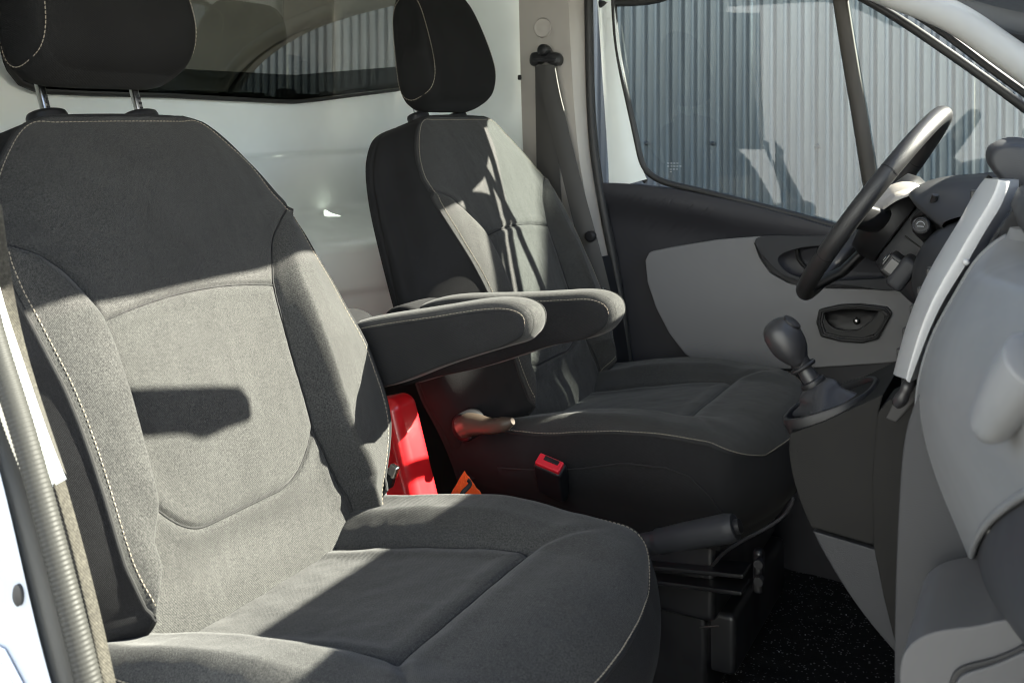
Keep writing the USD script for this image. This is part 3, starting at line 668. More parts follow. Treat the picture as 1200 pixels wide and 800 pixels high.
    for s_ in (-1, 1):
        i_ = int(np.argmin(np.abs(sv - s_ * .915))); ln = np.array(loops[i_]); ln = resample(np.vstack([ln, ln[:1]]), 700)
        cen = ln.mean(0) - s_ * YI * .06
        un = ln - cen; un /= np.linalg.norm(un, axis=1, keepdims=True)
        obj('stitching', stitches(ln, un), 'thread', hr)
    for s_ in (-1, 1):
        b, t = W(np.array([s_ * .0725]), np.array([-.045]), np.array([-.02]))[0], W(np.array([s_ * .0725]), np.array([-.045]), np.array([.085]))[0]
        post = obj('post', tube(np.linspace(b, t, 6), .0062, 14), 'chrome', hr)
        nt = [place(rbox((.006, .004, .004), .001), b + (t - b) * k + NB * .005) for k in (.45, .52, .59)]
        obj('notch', nt, 'black', hr)
        cb = W(np.array([s_ * .0725]), np.array([-.045]), np.array([.011]))[0]
        ring = [cb + VB * h + r_ * (np.cos(th)[:, None] * np.array([0, 1, 0.]) * 1.25 + np.sin(th)[:, None] * NB) for h, r_ in ((-.004, .021), (.006, .021), (.010, .0195), (.012, .016), (.0125, .007))]
        obj('collar', loft(ring), 'black', back, smooth=50)
    # ---- cushion
    xs = np.concatenate([np.linspace(.20, .60, 130), np.linspace(.60, .737, 90)[1:]])
    ZC = pc([.20, .26, .32, .45, .55, .585, .615, .65, .69, .715, .737], [.470, .478, .490, .520, .540, .545, .554, .557, .551, .539, .518])
    ZB = pc([.20, .28, .34, .40, .48, .55, .62, .68, .737], [.030, .032, .034, .036, .033, .026, .011, .003, .0])
    ZP = pc([.20, .30, .37, .45, .52, .59, .65, .69, .737], [.505, .512, .516, .531, .543, .548, .548, .540, .518])
    HC = lambda x: .246 - .012 * ss((.34 - x) / .14) - .085 * np.clip((x - .655) / .082, 0, 1) ** 3.2
    bowx = lambda A_, x: x - .026 * A_ ** 2 * ss((x - .62) / .117) + .016 * ss((x - .50) / .2)
    Ac, Xc = np.meshgrid(np.linspace(-1, 1, 260), xs, indexing='ij')
    Uc = Ac * HC(Xc); auc = np.abs(Uc)
    ui = .133
    upb = ss((auc - ui + .01) / .058)
    Zt = ZC(Xc) * (1 - np.abs(Ac) ** 8) + ZP(Xc) * np.abs(Ac) ** 8 + ZB(Xc) * upb * (1 - np.clip((np.abs(Ac) - .86) / .14, 0, 1) ** 2)
    Xg = bowx(Ac, Xc)
    xi = np.linspace(.24, .585, 150); ul = np.linspace(-ui, ui, 100)
    cs_ = [np.stack([s_ * np.full(150, ui), xi], 1) for s_ in (-1, 1)] + [np.stack([ul, .585 - .012 * (ul / ui) ** 2 * 0], 1)]
    xd = np.linspace(.585, .655, 60)
    dc = cKDTree(np.vstack(cs_)).query(np.stack([Uc, Xc], -1).reshape(-1, 2))[0].reshape(Uc.shape)
    Zt += -.0054 * np.exp(-(dc / .0028) ** 2) + .0025 * np.exp(-((dc - .016) / .011) ** 2)
    for s_ in (-1, 1):                                                                                       # crease running out of the insert's corner
        dd = np.abs(s_ * Uc - (ui + (Xc - .585) * 1.1)); Zt -= .004 * np.exp(-(dd / .010) ** 2) * ss((Xc - .57) / .02) * (1 - ss((Xc - .60) / .06))
    nz = np.stack([Uc * 8 + cy * 3, Xc * 8, 0 * Xc], -1)
    Zt += .005 * (meshkit.fbm(nz, 4, 11) - .5) + .0016 * (meshkit.fbm(nz * 4, 3, 21) - .5)
    Cg = np.stack([Xg, cy + inb * Uc, Zt], -1)
    cvv, cq = grid(Cg, not flip)
    cn = meshkit.arrays((cvv, cq), True)[2]
    fu = Uc.ravel()[cq].mean(1); fx = Xc.ravel()[cq].mean(1)
    insert = (np.abs(fu) < ui) & (fx < .585); side = (np.abs(fu) >= ui) & (fx < .62)
    cush = None
    for nm, sel in (('cushion', ~(insert | side)), ('seat_insert', insert), ('bolster', side & (fu > 0)), ('bolster', side & (fu < 0))):
        f = cq[sel]; ids, inv = np.unique(f, return_inverse=True); f = inv.reshape(f.shape)
        p_ = obj(nm, (cvv[ids], np.vstack([f[:, [0, 1, 2]], f[:, [0, 2, 3]]])), 'fabric', cush or root, normals=cn[ids])
        cush = cush or p_
    RGc = RegularGridInterpolator((np.linspace(-1, 1, 260), xs), Zt, bounds_error=False, fill_value=None)
    for sm_ in cs_:
        aa_ = sm_[:, 0] / HC(sm_[:, 1])
        obj('seam', tube(np.stack([bowx(aa_, sm_[:, 1]), cy + inb * sm_[:, 0], RGc(np.stack([aa_, sm_[:, 1]], 1)) + .0008], 1), .0012, 6), 'piping', cush, smooth=True)
    # fascia of the cushion: round the front and both sides, down to the base
    per = np.vstack([Cg[0, :, :], Cg[1:-1, -1, :], Cg[-1, ::-1, :]])
    per = per[::2]
    cc = np.array([.45, cy, 0])
    dirn = per - cc; dirn[:, 2] = 0
    tang = np.gradient(per, axis=0); outn = np.cross(tang, [0, 0, 1.]); outn /= np.linalg.norm(outn, axis=1, keepdims=True)
    outn *= np.sign((outn * dirn).sum(1))[:, None]
    hh = np.linspace(0, 1, 26)
    zb = .375
    fas = per[:, None] + outn[:, None] * (.016 * np.sin(np.clip(hh * 1.25, 0, 1) * math.pi) - .035 * hh ** 3)[None, :, None]
    fas[..., 2] = per[:, None, 2] + (zb - per[:, None, 2]) * hh[None]
    sag = .004 * (meshkit.fbm(fas * 11, 3, 31) - .5); fas += outn[:, None] * sag[..., None]
    obj('front_skirt', grid(fas, not flip), 'side_fabric', cush, smooth=60)
    # lower side panel with its arched seam, lying on the skirt, inboard and outboard
    for s_ in (-1, 1):
        on = np.where((inb * (per[:, 1] - cy) * s_ > .15) & (per[:, 0] > .30) & (per[:, 0] < .700))[0]
        px_ = per[on, 0]
        top = np.interp(px_, [.30, .40, .46, .53, .60, .64, .67, .690, .700], [.455, .468, .482, .502, .507, .500, .478, .440, .39])
        ht = np.clip((per[on, 2] - top) / (per[on, 2] - zb), 0, 1)
        Pg = []
        for m_i, k_ in enumerate(on):
            h_ = np.linspace(ht[m_i], 1, 12)
            g_ = np.stack([np.interp(h_, hh, fas[k_, :, c_]) for c_ in range(3)], 1) + outn[k_] * np.r_[.0005, np.full(11, .0035)][:, None]
            Pg.append(g_)
        Pg = np.array(Pg)
        obj('lower_side_panel', grid(Pg, s_ > 0), 'side_fabric', cush, smooth=60)
        obj('seam', tube(Pg[:, 0] + outn[on] * .0015, .0016, 6), 'piping', cush)
    from scipy.ndimage import gaussian_filter1d
    ins = resample(per - outn * .0065, 1000)
    tr = cKDTree(cvv); wq_, ix = tr.query(ins, k=6); wq_ = 1 / (wq_ + 1e-4); wq_ /= wq_.sum(1, keepdims=True)
    sg_ = -1. if cn[:, 2].mean() < 0 else 1.
    upc = sg_ * (cn[ix] * wq_[..., None]).sum(1); upc /= np.linalg.norm(upc, axis=1, keepdims=True)
    foot = (cvv[ix] * wq_[..., None]).sum(1); ins = ins + upc * ((foot - ins) * upc).sum(1, keepdims=True)
    ins = gaussian_filter1d(ins, 3, axis=0)
    obj('stitching', stitches(ins, upc, r=.0007, lift=.0004), 'thread', cush)
    obj('piping', tube(per - outn * .001, .0022, 8), 'piping', cush)
    # base under the cushion
    obj('base', [place(rbox((.44, .40, .13), .012), (.44, cy, .315)), place(rbox((.40, .36, .16), .01), (.44, cy, .18))], 'metal', root)
    # ---- armrest on the inboard side: a padded bar
    prof = np.array([(.10, .655), (.14, .704), (.25, .752), (.37, .779), (.455, .797), (.490, .797), (.5090, .787), (.513, .770), (.504, .752), (.482, .741), (.43, .722), (.36, .694), (.29, .663), (.22, .640), (.14, .628)])
    if arm_drop:
        prof = np.array([(.09, .640), (.14, .700), (.22, .742), (.35, .763), (.48, .779), (.527, .779), (.545, .768), (.549, .752), (.540, .733), (.520, .719), (.46, .700), (.38, .670), (.30, .640), (.22, .615), (.13, .600)])
    pr = spline(prof, 160, True)
    tg = np.roll(pr, -1, 0) - np.roll(pr, 1, 0); nn_ = np.stack([tg[:, 1], -tg[:, 0]], 1); nn_ /= np.linalg.norm(nn_, axis=1, keepdims=True)
    if ((pr - pr.mean(0)) * nn_).sum() < 0: nn_ = -nn_
    y0, y1 = cy + inb * .285, cy + inb * .345
    lv = [(0, .014), (.03, .007), (.10, .0022), (.16, .0005), (.2, .003), (.24, .0), (.5, -.003), (.76, 0), (.8, .003), (.84, .0005), (.90, .0022), (.97, .007), (1, .014)]
    lps = [np.stack([pr[:, 0] - nn_[:, 0] * d, np.full(160, y0 + (y1 - y0) * t), pr[:, 1] - nn_[:, 1] * d], 1) for t, d in lv]
    lo = loft(lps)
    arm = obj('armrest', lo if inb < 0 else (lo[0], lo[1][:, ::-1]), 'fabric', root, smooth=50)
    for yy_, t in ((y0, .16), (y1, .84)):
        sgn_ = np.sign(yy_ - (y0 + y1) / 2)
        ind = np.where((nn_[:, 1] > .15) | (nn_[:, 0] > .75), .011, .0006); ind = np.convolve(np.r_[ind[-6:], ind, ind[:6]], np.ones(13) / 13, 'valid')
        pp = np.stack([pr[:, 0] - nn_[:, 0] * .0085, np.full(160, yy_ - sgn_ * .0002), pr[:, 1] - nn_[:, 1] * .0085], 1)
        on = np.where((nn_[:, 1] > .3) | (nn_[:, 0] > .8))[0]; brk = np.where(np.diff(on) > 1)[0]
        on = np.r_[on[brk[0] + 1:], on[:brk[0] + 1]] if len(brk) else on
        tops = pp[on].copy(); tops[:, 1] = yy_ + sgn_ * -.0018; tops = resample(tops, 500)
        obj('stitching', stitches(tops, np.tile([0, sgn_, 0.], (500, 1)), r=.0005, lift=.0010), 'thread', arm)
        # the darker side of the pad
        inn = np.stack([pr[:, 0] - nn_[:, 0] * ind, np.full(160, yy_), pr[:, 1] - nn_[:, 1] * ind], 1)
        inn2 = inn.copy(); c_ = inn.mean(0)
        L_ = [inn + np.array([0, -sgn_ * .004, 0]), inn + np.array([0, sgn_ * .0008, 0]), c_ + (inn - c_) * .93 + np.array([0, sgn_ * .0035, 0]), c_ + (inn - c_) * .5 + np.array([0, sgn_ * .005, 0])]
        lo2 = loft(L_, (False, True)); obj('side_panel', lo2 if sgn_ > 0 else (lo2[0], lo2[1][:, ::-1]), 'side_fabric', arm, smooth=60)
    # armrest hinge boss
    hb = np.array([.175, 0, .690 if not arm_drop else .672])
    ang = np.linspace(0, 2 * math.pi, 48, endpoint=False)
    ring = [np.stack([hb[0] + r_ * np.cos(ang), np.full(48, cy + inb * t), hb[2] + r_ * np.sin(ang)], 1) for t, r_ in ((.24, .060), (.29, .062), (.345, .062), (.352, .056), (.355, .03))]
    obj('hinge_cover', loft(ring), 'side_fabric', arm, smooth=50)
    return root

passenger = make_seat('car_seat', 'nearer seat with sunlit backrest and dark mirror shadow, left of the picture', -.415, 1, 0, 'front seats of the van')
driver = make_seat('car_seat', 'farther seat behind the steering wheel, mostly shaded with narrow sun stripes', .415, -1, 1, 'front seats of the van')
# recline lever on the inboard side of the driver's seat
Yl = .118
lv = spline([at(541, 502, Y=Yl), at(556, 497, Y=Yl), at(575, 499, Y=Yl - .004), at(590, 497, Y=Yl - .006), at(601, 493, Y=Yl - .006)], 24)
rad = np.interp(np.linspace(0, 1, 24), [0, .15, .5, .85, 1], [.019, .020, .014, .012, .006])
obj('recline_lever', tube(lv, rad, 18), 'lever', driver, smooth=60)
c = at(545, 500, Y=Yl + .004)
ang = np.linspace(0, 2 * math.pi, 40, endpoint=False)
obj('lever_hub', loft([np.stack([c[0] + r_ * np.cos(ang), np.full(40, c[1] + d), c[2] + r_ * np.sin(ang)], 1) for d, r_ in ((.03, .024), (-.004, .024), (-.009, .021), (-.011, .010))]), 'black', driver, smooth=50)
# ------------------------------------------------------------------ dashboard and centre console
ang = np.linspace(0, 2 * math.pi, 28, endpoint=False)
dash = thing('dashboard', 'dark and light grey dashboard with silver curved trim at the right edge', 'dashboard', (1.2, 0, .1))
# glovebox lid: bulging light-grey panel, tapering towards the centre of the van
s5 = [at(x, y, Y=-.25)[[0, 2]] for x, y in ((1178, 279), (1168, 285), (1150, 300), (1120, 345), (1095, 390), (1078, 440), (1073, 480), (1080, 530), (1095, 580), (1115, 630), (1135, 682))]
s5 = spline(s5, 60)
ww = np.linspace(0, 1, 50)
def lid(off=0.):
    P = np.zeros((60, 50, 3))
    for j, w in enumerate(ww):
        y = -.245 - .50 * w
        z = np.linspace(0, 1, 60)
        ztop, zbot = s5[0, 1] + .035 * w, s5[-1, 1] + .285 * w ** .9
        zz_ = ztop + (zbot - ztop) * (s5[:, 1] - s5[0, 1]) / (s5[-1, 1] - s5[0, 1])
        xx_ = s5[:, 0] * (1 - w) + (1.130 + .010 * np.linspace(-1, 1, 60) ** 2) * w - .014 * math.sin(math.pi * w)
        sr = np.linspace(0, 1, 60); xx_ = xx_ + .045 * ss(w / .35) * np.clip((.16 - sr) / .16, 0, 1) ** 2
        P[:, j] = np.stack([xx_ + off, np.full(60, y), zz_], 1)
    return P
LP = lid()
lidm = obj('glovebox_lid', grid(LP), 'lidgrey', dash, smooth=True)
obj('lid_edge', tube(LP[:, 0] + np.array([.002, .003, 0]), .004, 8), 'lidgrey', lidm, smooth=True)
obj('dash_shelf', grid(np.stack([LP[0], LP[0] + np.array([.004, 0, .010]), LP[0] + np.array([.06, 0, .020])], 0), True), 'lidgrey', dash, smooth=40)
obj('lid_lower_edge', tube(LP[-1], .0028, 8), 'lidgrey', lidm, smooth=True)
back_ = LP[:, 0]; obj('lid_side', grid(np.stack([back_ + np.array([0.001, .003, 0]), back_ + np.array([.06, .01, 0])], 1)), 'black', lidm)
hx = spline([at(1156, 505, Y=-.640), at(1168, 485, Y=-.655), at(1187, 455, Y=-.675), at(1215, 422, Y=-.695)], 30)
obj('lid_handle', tube(hx, np.interp(np.linspace(0, 1, 30), [0, .12, .5, 1], [.008, .0125, .015, .017]), 16), 'lidgrey', lidm, smooth=True)
# dark knee panel below the lid
t = np.linspace(0, 1, 30)
lowe = np.stack([np.linspace(1.085, 1.165, 50), -.245 - .50 * ww, np.linspace(.560, .735, 50)], 1)
KP = LP[-1][None] * (1 - t)[:, None, None] + lowe[None] * t[:, None, None]
KP[..., 0] += .004 - .024 * np.sin(t * math.pi)[:, None] * (np.sin(np.clip(ww * 1.3, 0, 1) * math.pi / 2) * (1 - ss((ww - .6) / .4)))[None]
obj('knee_panel', grid(KP), 'dashdark', dash, smooth=True)
# side of the centre stack under the lid
q = [(.995, .30), (.993, .50), (.9945, .62), (.998, .70), (1.006, .765), (1.02, .80), (1.10, .80), (1.14, .60), (1.15, .30)]
sp_ = np.vstack([spline(q[:6], 40), q[6:]])
obj('stack_side', plate(sp_, -.30, -.10), 'dashdark', dash, smooth=40)
obj('lower_box', place(rbox((.34, .62, .42), .03, 16), (1.28, -.50, .42)), 'dashdark', dash)
# pale lower flap with a dark shut line
fl = spline(pts([(1055, 860), (1055, 795), (1060, 765), (1082, 745), (1120, 736), (1165, 728)], -.47), 50)
fl = np.vstack([fl, pts([(1210, 722), (1250, 730), (1250, 860)], -.47)])
flap = obj('lower_flap', plate(fl, -.47, -.33), 'flapgrey', dash, smooth=40)
f2 = spline(pts([(1111, 860), (1112, 802), (1120, 786), (1150, 775), (1180, 765), (1200, 755)], -.4735), 50)
f2 = np.vstack([f2, pts([(1250, 745), (1250, 860)], -.4735)])
obj('shut_line', plate(f2, -.4735, -.4702), 'black', flap, smooth=40)
f3 = spline(pts([(1118, 860), (1118, 806), (1126, 793), (1152, 783), (1184, 771), (1202, 763)], -.477), 50)
f3 = np.vstack([f3, pts([(1250, 752), (1250, 860)], -.477)])
obj('flap_door', plate(f3, -.477, -.4738), 'flapgrey', flap, smooth=40)
# curved silver bar beside the centre stack
n_ = 90
La = pxc([(1156, 209), (1150, 216), (1130, 250), (1100, 300), (1075, 350), (1058, 400), (1048, 438)], -.125, n_)
Mi = pxc([(1170, 211), (1165, 226), (1148, 256), (1119, 305), (1094, 350), (1075, 398), (1062, 444)], -.221, n_)
Rb = pxc([(1179, 213), (1176, 234), (1160, 262), (1132, 310), (1106, 352), (1084, 400), (1066, 448)], -.2195, n_)
Bk = Rb + np.array([.010, .040, 0]); Bl = La + np.array([.014, .03, 0])
Pm = np.stack([Bl, La, La * .97 + Mi * .03 + np.array([-.0015, 0, 0]), La * .5 + Mi * .5 + np.array([-.004, 0, 0]), Mi * .97 + La * .03 + np.array([-.001, 0, 0]), Mi, Rb * .5 + Mi * .5 + np.array([-.001, -.001, 0]), Rb, Bk], 0)
v_, f_ = loft(Pm.transpose(1, 0, 2)); obj('silver_trim', (v_, f_), 'silver', dash, smooth=28)
# dark edge with small switches on its far side
obj('stack_edge', tube(La + np.array([.006, .006, 0]), .0062, 10), 'black', dash, smooth=True)
for k in (.10, .50, .60, .70, .80, .90):
    p = La[int(k * n_)]; obj('switch', place(rbox((.008, .014, .014), .002), p + np.array([.001, .008, 0])), 'black', dash)
# dark gap with a vent between the silver bar and the lid
G1 = Rb + np.array([.012, -.002, 0]); G2 = LP[:, 0][np.linspace(0, 34, n_).astype(int)] + np.array([.010, .004, 0])
obj('vent_gap', grid(np.stack([G1, G1 * .5 + G2 * .5 + np.array([.012, 0, 0]), G2], 1)), 'black', dash, smooth=True)
for k in range(9):
    i = 16 + 7 * k; a_, b_ = G1[i], G2[min(i + 4, n_ - 1)]
    obj('vent_slat', tube([a_ + (b_ - a_) * .25 + np.array([-.002, -.004, 0]), a_ + (b_ - a_) * .8 + np.array([-.004, -.006, 0])], .0022, 6), 'metal', dash)
obj('vent_knob', place(m3.Manifold.sphere(.0036, 16), at(1132, 307, Y=-.235)), 'silver', dash)
# padded top of the dash: roll on the passenger side, pod at the centre
def padloft(ys, prof, mat, name):
    P = np.array([[(x, y, z) for x, z in spline(prof(y), 40)] for y in ys])
    return obj(name, grid(P, True), mat, dash, smooth=True)
padloft(np.linspace(-.222, -.80, 40), lambda y: [(1.100 + .085 * (-y - .21), .930), (1.092 + .085 * (-y - .21), .950), (1.088 + .085 * (-y - .21), .972), (1.100 + .085 * (-y - .21), .986), (1.16, .998), (1.30, 1.012), (1.50, 1.015), (1.75, .99)], 'dashdark', 'dash_top')
padloft(np.linspace(-.212, .80, 40), lambda y: [(1.11, .80), (1.105, .90), (1.11, .925 + .01 * abs(y)), (1.13, .955), (1.20, .985), (1.35, 1.0), (1.55, 1.0), (1.75, .98)], 'dashdark', 'dash_top')
pod = spline(pts([(1156, 180), (1160, 170), (1170, 165), (1200, 166), (1260, 172), (1300, 190), (1300, 240), (1225, 245), (1196, 232), (1170, 205)], -.09), 90, True)
pn = .012
lp = [np.stack([pod[:, 0].mean() + (pod[:, 0] - pod[:, 0].mean()) * s_, np.full(90, y), pod[:, 1].mean() + (pod[:, 1] - pod[:, 1].mean()) * s_], 1) for y, s_ in ((-.16, .80), (-.155, .9), (-.14, .97), (-.11, 1.0), (.08, 1.0), (.11, .93), (.12, .8))]
obj('centre_pod', loft(lp), 'dashdark', dash, smooth=60)
# driver's side of the dash, instrument cowl
drv = [(1.06, .775), (.985, .775), (.960, .783), (.950, .805), (.955, .855), (.978, .890), (1.03, .915), (1.10, .93), (1.3, .95)]
padloft(np.linspace(-.11, .77, 60), lambda y: [(a_ + .03 * max(0, (y - .55)) + .30 * max(0, .21 - y), b_ - .004 - .10 * max(0, .16 - y) * (b_ < .8)) for a_, b_ in drv], 'dashdark', 'driver_panel')
padloft(np.linspace(-.12, .68, 40), lambda y: [(1.16, .93), (1.125 + .1 * abs(y - .28) ** 2, 1.03), (1.15, 1.085 - .2 * abs(y - .28) ** 3), (1.24, 1.10 - .2 * abs(y - .28) ** 3), (1.40, 1.06), (1.52, .99)], 'dashdark', 'instrument_hood')
padloft(np.linspace(.50, .82, 24), lambda y: [(1.10, .90), (1.065, .96), (1.075, 1.005), (1.12, 1.03), (1.25, 1.03), (1.4, .98)], 'dashdark', 'instrument_hood')
cw = [(.955, .90), (.945, .918), (.930, .934), (.948, .945), (1.0, .955), (1.08, .965), (1.2, .965)]
gyc = np.linspace(.20, .64, 30)
P = np.array([[(x + .06 * ((y - .42) / .22) ** 4, y, z - .035 * ((y - .42) / .22) ** 4) for x, z in spline(cw, 40)] for y in gyc])
obj('instrument_cowl', grid(P, True), 'dashdark', dash, smooth=True)
# instrument paper / pale cover edge lying on the column
pp = [at(1018, 238, Y=.34), at(1040, 219, Y=.36), at(1066, 213, Y=.36), at(1078, 221, Y=.33), at(1050, 233, Y=.30), at(1030, 246, Y=.30)]
pp = spline(pp, 60, True); c_ = pp.mean(0)
obj('column_cover_top', loft([pp - np.array([0, 0, .004]), pp, c_ + (pp - c_) * .9 + np.array([0, 0, .0025]), c_ + (pp - c_) * .4 + np.array([0, 0, .004])]), 'pillartrim', dash, smooth=50)
# centre console: plinth of the gear lever, curving down to the floor
for nm, pl_, y0_, y1_, mt in (
    ('console', [(926, 508), (925, 520), (930, 560), (940, 592), (951, 617), (1030, 640), (1026, 560), (1030, 480), (1035, 462), (1000, 478), (965, 494)], -.10, .10, 'grain'),
    ('console_base', [(953, 622), (962, 640), (978, 668), (1000, 702), (1025, 735), (1055, 770), (1080, 800), (1080, 650), (1030, 645)], -.098, .095, 'dashdark'),
    ('console_cheek', [(1028, 485), (1040, 470), (1075, 452), (1090, 470), (1090, 800), (1052, 764), (1036, 700), (1024, 640), (1022, 560)], -.115, -.06, 'grain')):
    o_ = pts(pl_, y0_)
    if nm == 'console': o_ = np.vstack([spline(o_[:5], 40), o_[5:6], o_[6:]])
    if nm == 'console_base': o_ = np.vstack([spline(o_[:7], 40), o_[7:]])
    obj(nm, plate(o_, y0_, y1_), mt, dash, smooth=35)
# toggle lever at the foot of the silver bar
tg_ = spline([at(1051, 472, Y=-.135), at(1058, 464, Y=-.14), at(1064, 452, Y=-.14), at(1069, 446, Y=-.135)], 16)
obj('small_switch', tube(tg_, np.interp(np.linspace(0, 1, 16), [0, .3, .55, .7, 1], [.0065, .0075, .0055, .007, .006]), 12), 'knob', dash, smooth=True)
obj('switch_well', plate(pts([(1038, 490), (1052, 462), (1066, 444), (1076, 452), (1072, 470), (1050, 495)], -.117), -.117, -.1155), 'black', dash)

# ------------------------------------------------------------------ gear lever
gl = thing('gear_lever', 'grey gear lever with round knob and leather boot on the console', 'gear lever', tuple(at(970, 480, Y=0.)))
Yg = -.012
ax = np.array([at(961, 456, Y=Yg), at(922, 396, Y=Yg)]); d = (ax[1] - ax[0]) / np.linalg.norm(ax[1] - ax[0])
s1 = np.cross(d, [0, 1., 0]); s1 /= np.linalg.norm(s1); s2 = np.cross(d, s1)
def lathe(rows, base, n=48, squash=(1., 1.)):
    a_ = np.linspace(0, 2 * math.pi, n, endpoint=False)
    return loft([base + d * h + r_ * (np.cos(a_)[:, None] * s1 * squash[0] + np.sin(a_)[:, None] * s2 * squash[1]) for h, r_ in rows])
kb = at(936, 422, Y=Yg)
obj('knob', lathe([(-.006, .0120), (-.001, .0132), (.004, .0168), (.011, .0212), (.020, .0242), (.031, .0254), (.042, .0243), (.050, .0208), (.055, .0155), (.0578, .0085), (.0585, .002)], kb, squash=(.94, 1.05)), 'knob', gl, smooth=True)
capc = kb + d * .0435 - s1 * .0185
obj('knob_badge', loft([capc + r_ * (np.cos(ang)[:, None] * (d * .9 + s1 * .35) + np.sin(ang)[:, None] * s2) - (s1 * .9 - d * .4) * h for h, r_ in ((-.004, .0125), (.0035, .0125), (.0048, .010))]), 'black', gl, smooth=40)
obj('collar', lathe([(-.010, .0085), (-.008, .0125), (-.004, .0128), (.002, .0130), (.004, .010)], kb), 'black', gl, smooth=40)
obj('lift_ring', lathe([(-.0125, .010), (-.012, .0165), (-.0095, .0178), (-.007, .0165), (-.0065, .010)], kb), 'black', gl, smooth=50)
obj('shaft', lathe([(-.036, .0108), (-.022, .0112), (-.010, .0092)], kb), 'knob', gl, smooth=50)
obj('boot_clamp', lathe([(-.038, .012), (-.037, .0160), (-.033, .0170), (-.029, .0160), (-.028, .010)], kb), 'black', gl, smooth=50)
bt = kb - d * .034
cB = at(976, 489, Y=Yg)
a_ = np.linspace(0, 2 * math.pi, 72, endpoint=False)
loops = []
for t_ in np.linspace(0, 1, 18):
    c_ = bt + (cB - bt) * t_
    r_ = .015 + .034 * t_ ** .75
    e = 1 + .13 * t_ * np.cos(4 * a_) + .10 * math.sin(t_ * 13) * (.5 + .5 * np.sin(2 * a_ + 1.)) + .03 * np.sin(5 * a_ + 6 * t_)
    up_ = d * (1 - t_) + np.array([-.25, -.1, .96]) * t_
    xx_ = np.cross([0, 1., 0], up_); xx_ /= np.linalg.norm(xx_)
    loops.append(c_ + r_ * e[:, None] * (np.cos(a_)[:, None] * xx_ * 1.0 + np.sin(a_)[:, None] * np.array([0, 1., 0]) * .95))
obj('boot', loft(loops), 'boot', gl, smooth=70)
# raised oval rim round the boot, tilted like the console top
fA, fB = at(926, 493, Y=-.02), at(1032, 460, Y=-.02)
cen = (fA + fB) / 2; ex = (fB - fA) / 2; ey = np.array([0, .075, 0.]); ez = np.cross(ex, ey); ez /= np.linalg.norm(ez); ez *= np.sign(ez[2])
sq = np.sign(np.cos(a_)) * np.abs(np.cos(a_)) ** .75, np.sign(np.sin(a_)) * np.abs(np.sin(a_)) ** .75
rm = lambda s_, h: cen + sq[0][:, None] * ex * s_ + sq[1][:, None] * ey * s_ + ez * h
obj('boot_frame', loft([rm(.90, -.020), rm(.97, -.016), rm(1.0, -.004), rm(1.0, .007), rm(.97, .0125), rm(.91, .0125), rm(.87, .006), rm(.84, -.018)], (False, False)), 'black', gl, smooth=50)
obj('boot_floor', loft([rm(.90, -.017), rm(.88, -.015), rm(.4, -.013)]), 'black', gl, smooth=50)
torn = []
for k in range(9):
    p = at(934 + 7 * k, 513 - 2.0 * k + rng.uniform(-3, 3), Y=-.088)
    torn.append(place(rbox((.008 + .006 * rng.random(), .006, .004 + .004 * rng.random()), .0012, 6), p, rotm([0, 1, 0], rng.uniform(-40, 40))))
obj('torn_edge', torn, 'chrome', gl)
obj('frame_skirt', loft([rm(.98, -.014), rm(.93, -.030), rm(.9, -.05)]), 'black', gl, smooth=50)

# ------------------------------------------------------------------ steering wheel and column
wa, wb_ = at(1105, 134, Y=.42), at(948, 340, Y=.42)
wc = (wa + wb_) / 2; rad_ = np.linalg.norm(wa - wb_) / 2
e1_ = (wa - wb_) / np.linalg.norm(wa - wb_); e2_ = np.array([0, 1., 0]); wn = np.cross(e1_, e2_); wn *= np.sign(wn[0])
sw = thing('steering_wheel', 'black steering wheel seen edge-on with a sunlit upper rim', 'steering wheel', tuple(wc))
a_ = np.linspace(0, 2 * math.pi, 180, endpoint=False)
rimp = wc + rad_ * (np.cos(a_)[:, None] * e1_ + np.sin(a_)[:, None] * e2_)
obj('rim', tube(rimp, .0140, 20, closed=True), 'wheel', sw, smooth=True)
for k in (64, 116, 244, 296):
    i = int(k / 2); t_ = rimp[(i + 1) % 180] - rimp[i]; t_ /= np.linalg.norm(t_)
    obj('rim_seam', tube([rimp[i] - t_ * .0007, rimp[i] + t_ * .0007], .01435, 20), 'piping', sw)
for ang_ in (90, 270, 180):
    dr = math.cos(math.radians(ang_)) * e1_ + math.sin(math.radians(ang_)) * e2_
    obj('spoke', tube([wc + wn * .035 + dr * .05, wc + wn * .025 + dr * .12, wc + dr * (rad_ - .004)], .012, 10, flat=(.022, .009, tuple(wn))), 'black', sw, smooth=True)
obj('hub', loft([wc + wn * h + r_ * (np.cos(a_)[:, None] * e1_ + np.sin(a_)[:, None] * e2_ * 1.1) for h, r_ in ((.06, .05), (.055, .075), (.03, .080), (.012, .074), (.005, .05), (.003, .02))]), 'black', sw, smooth=60)
# column shroud with key switch and stalk
col = thing('steering_column', 'dark steering column cover with key switch and wiper stalk', 'column', tuple(wc + wn * .12))
up_ = e1_
oc = lambda t_, sx, sz, dz: wc + wn * t_ + up_ * dz + (np.sign(np.cos(a_)) * np.abs(np.cos(a_)) ** .6)[:, None] * up_ * sz + (np.sign(np.sin(a_)) * np.abs(np.sin(a_)) ** .6)[:, None] * e2_ * sx
obj('shroud', loft([oc(.055, .050, .050, -.005), oc(.058, .068, .066, -.005), oc(.075, .075, .074, -.006), oc(.13, .082, .080, -.008), oc(.20, .088, .084, -.010), oc(.26, .09, .085, -.010)]), 'dashdark', col, smooth=50)
obj('shroud_seam', tube(spline([wc + wn * t_ - e2_ * (.0755 + .012 * (t_ - .075) / .185) for t_ in (.07, .12, .18, .24)], 20), .0016, 6), 'piping', col)
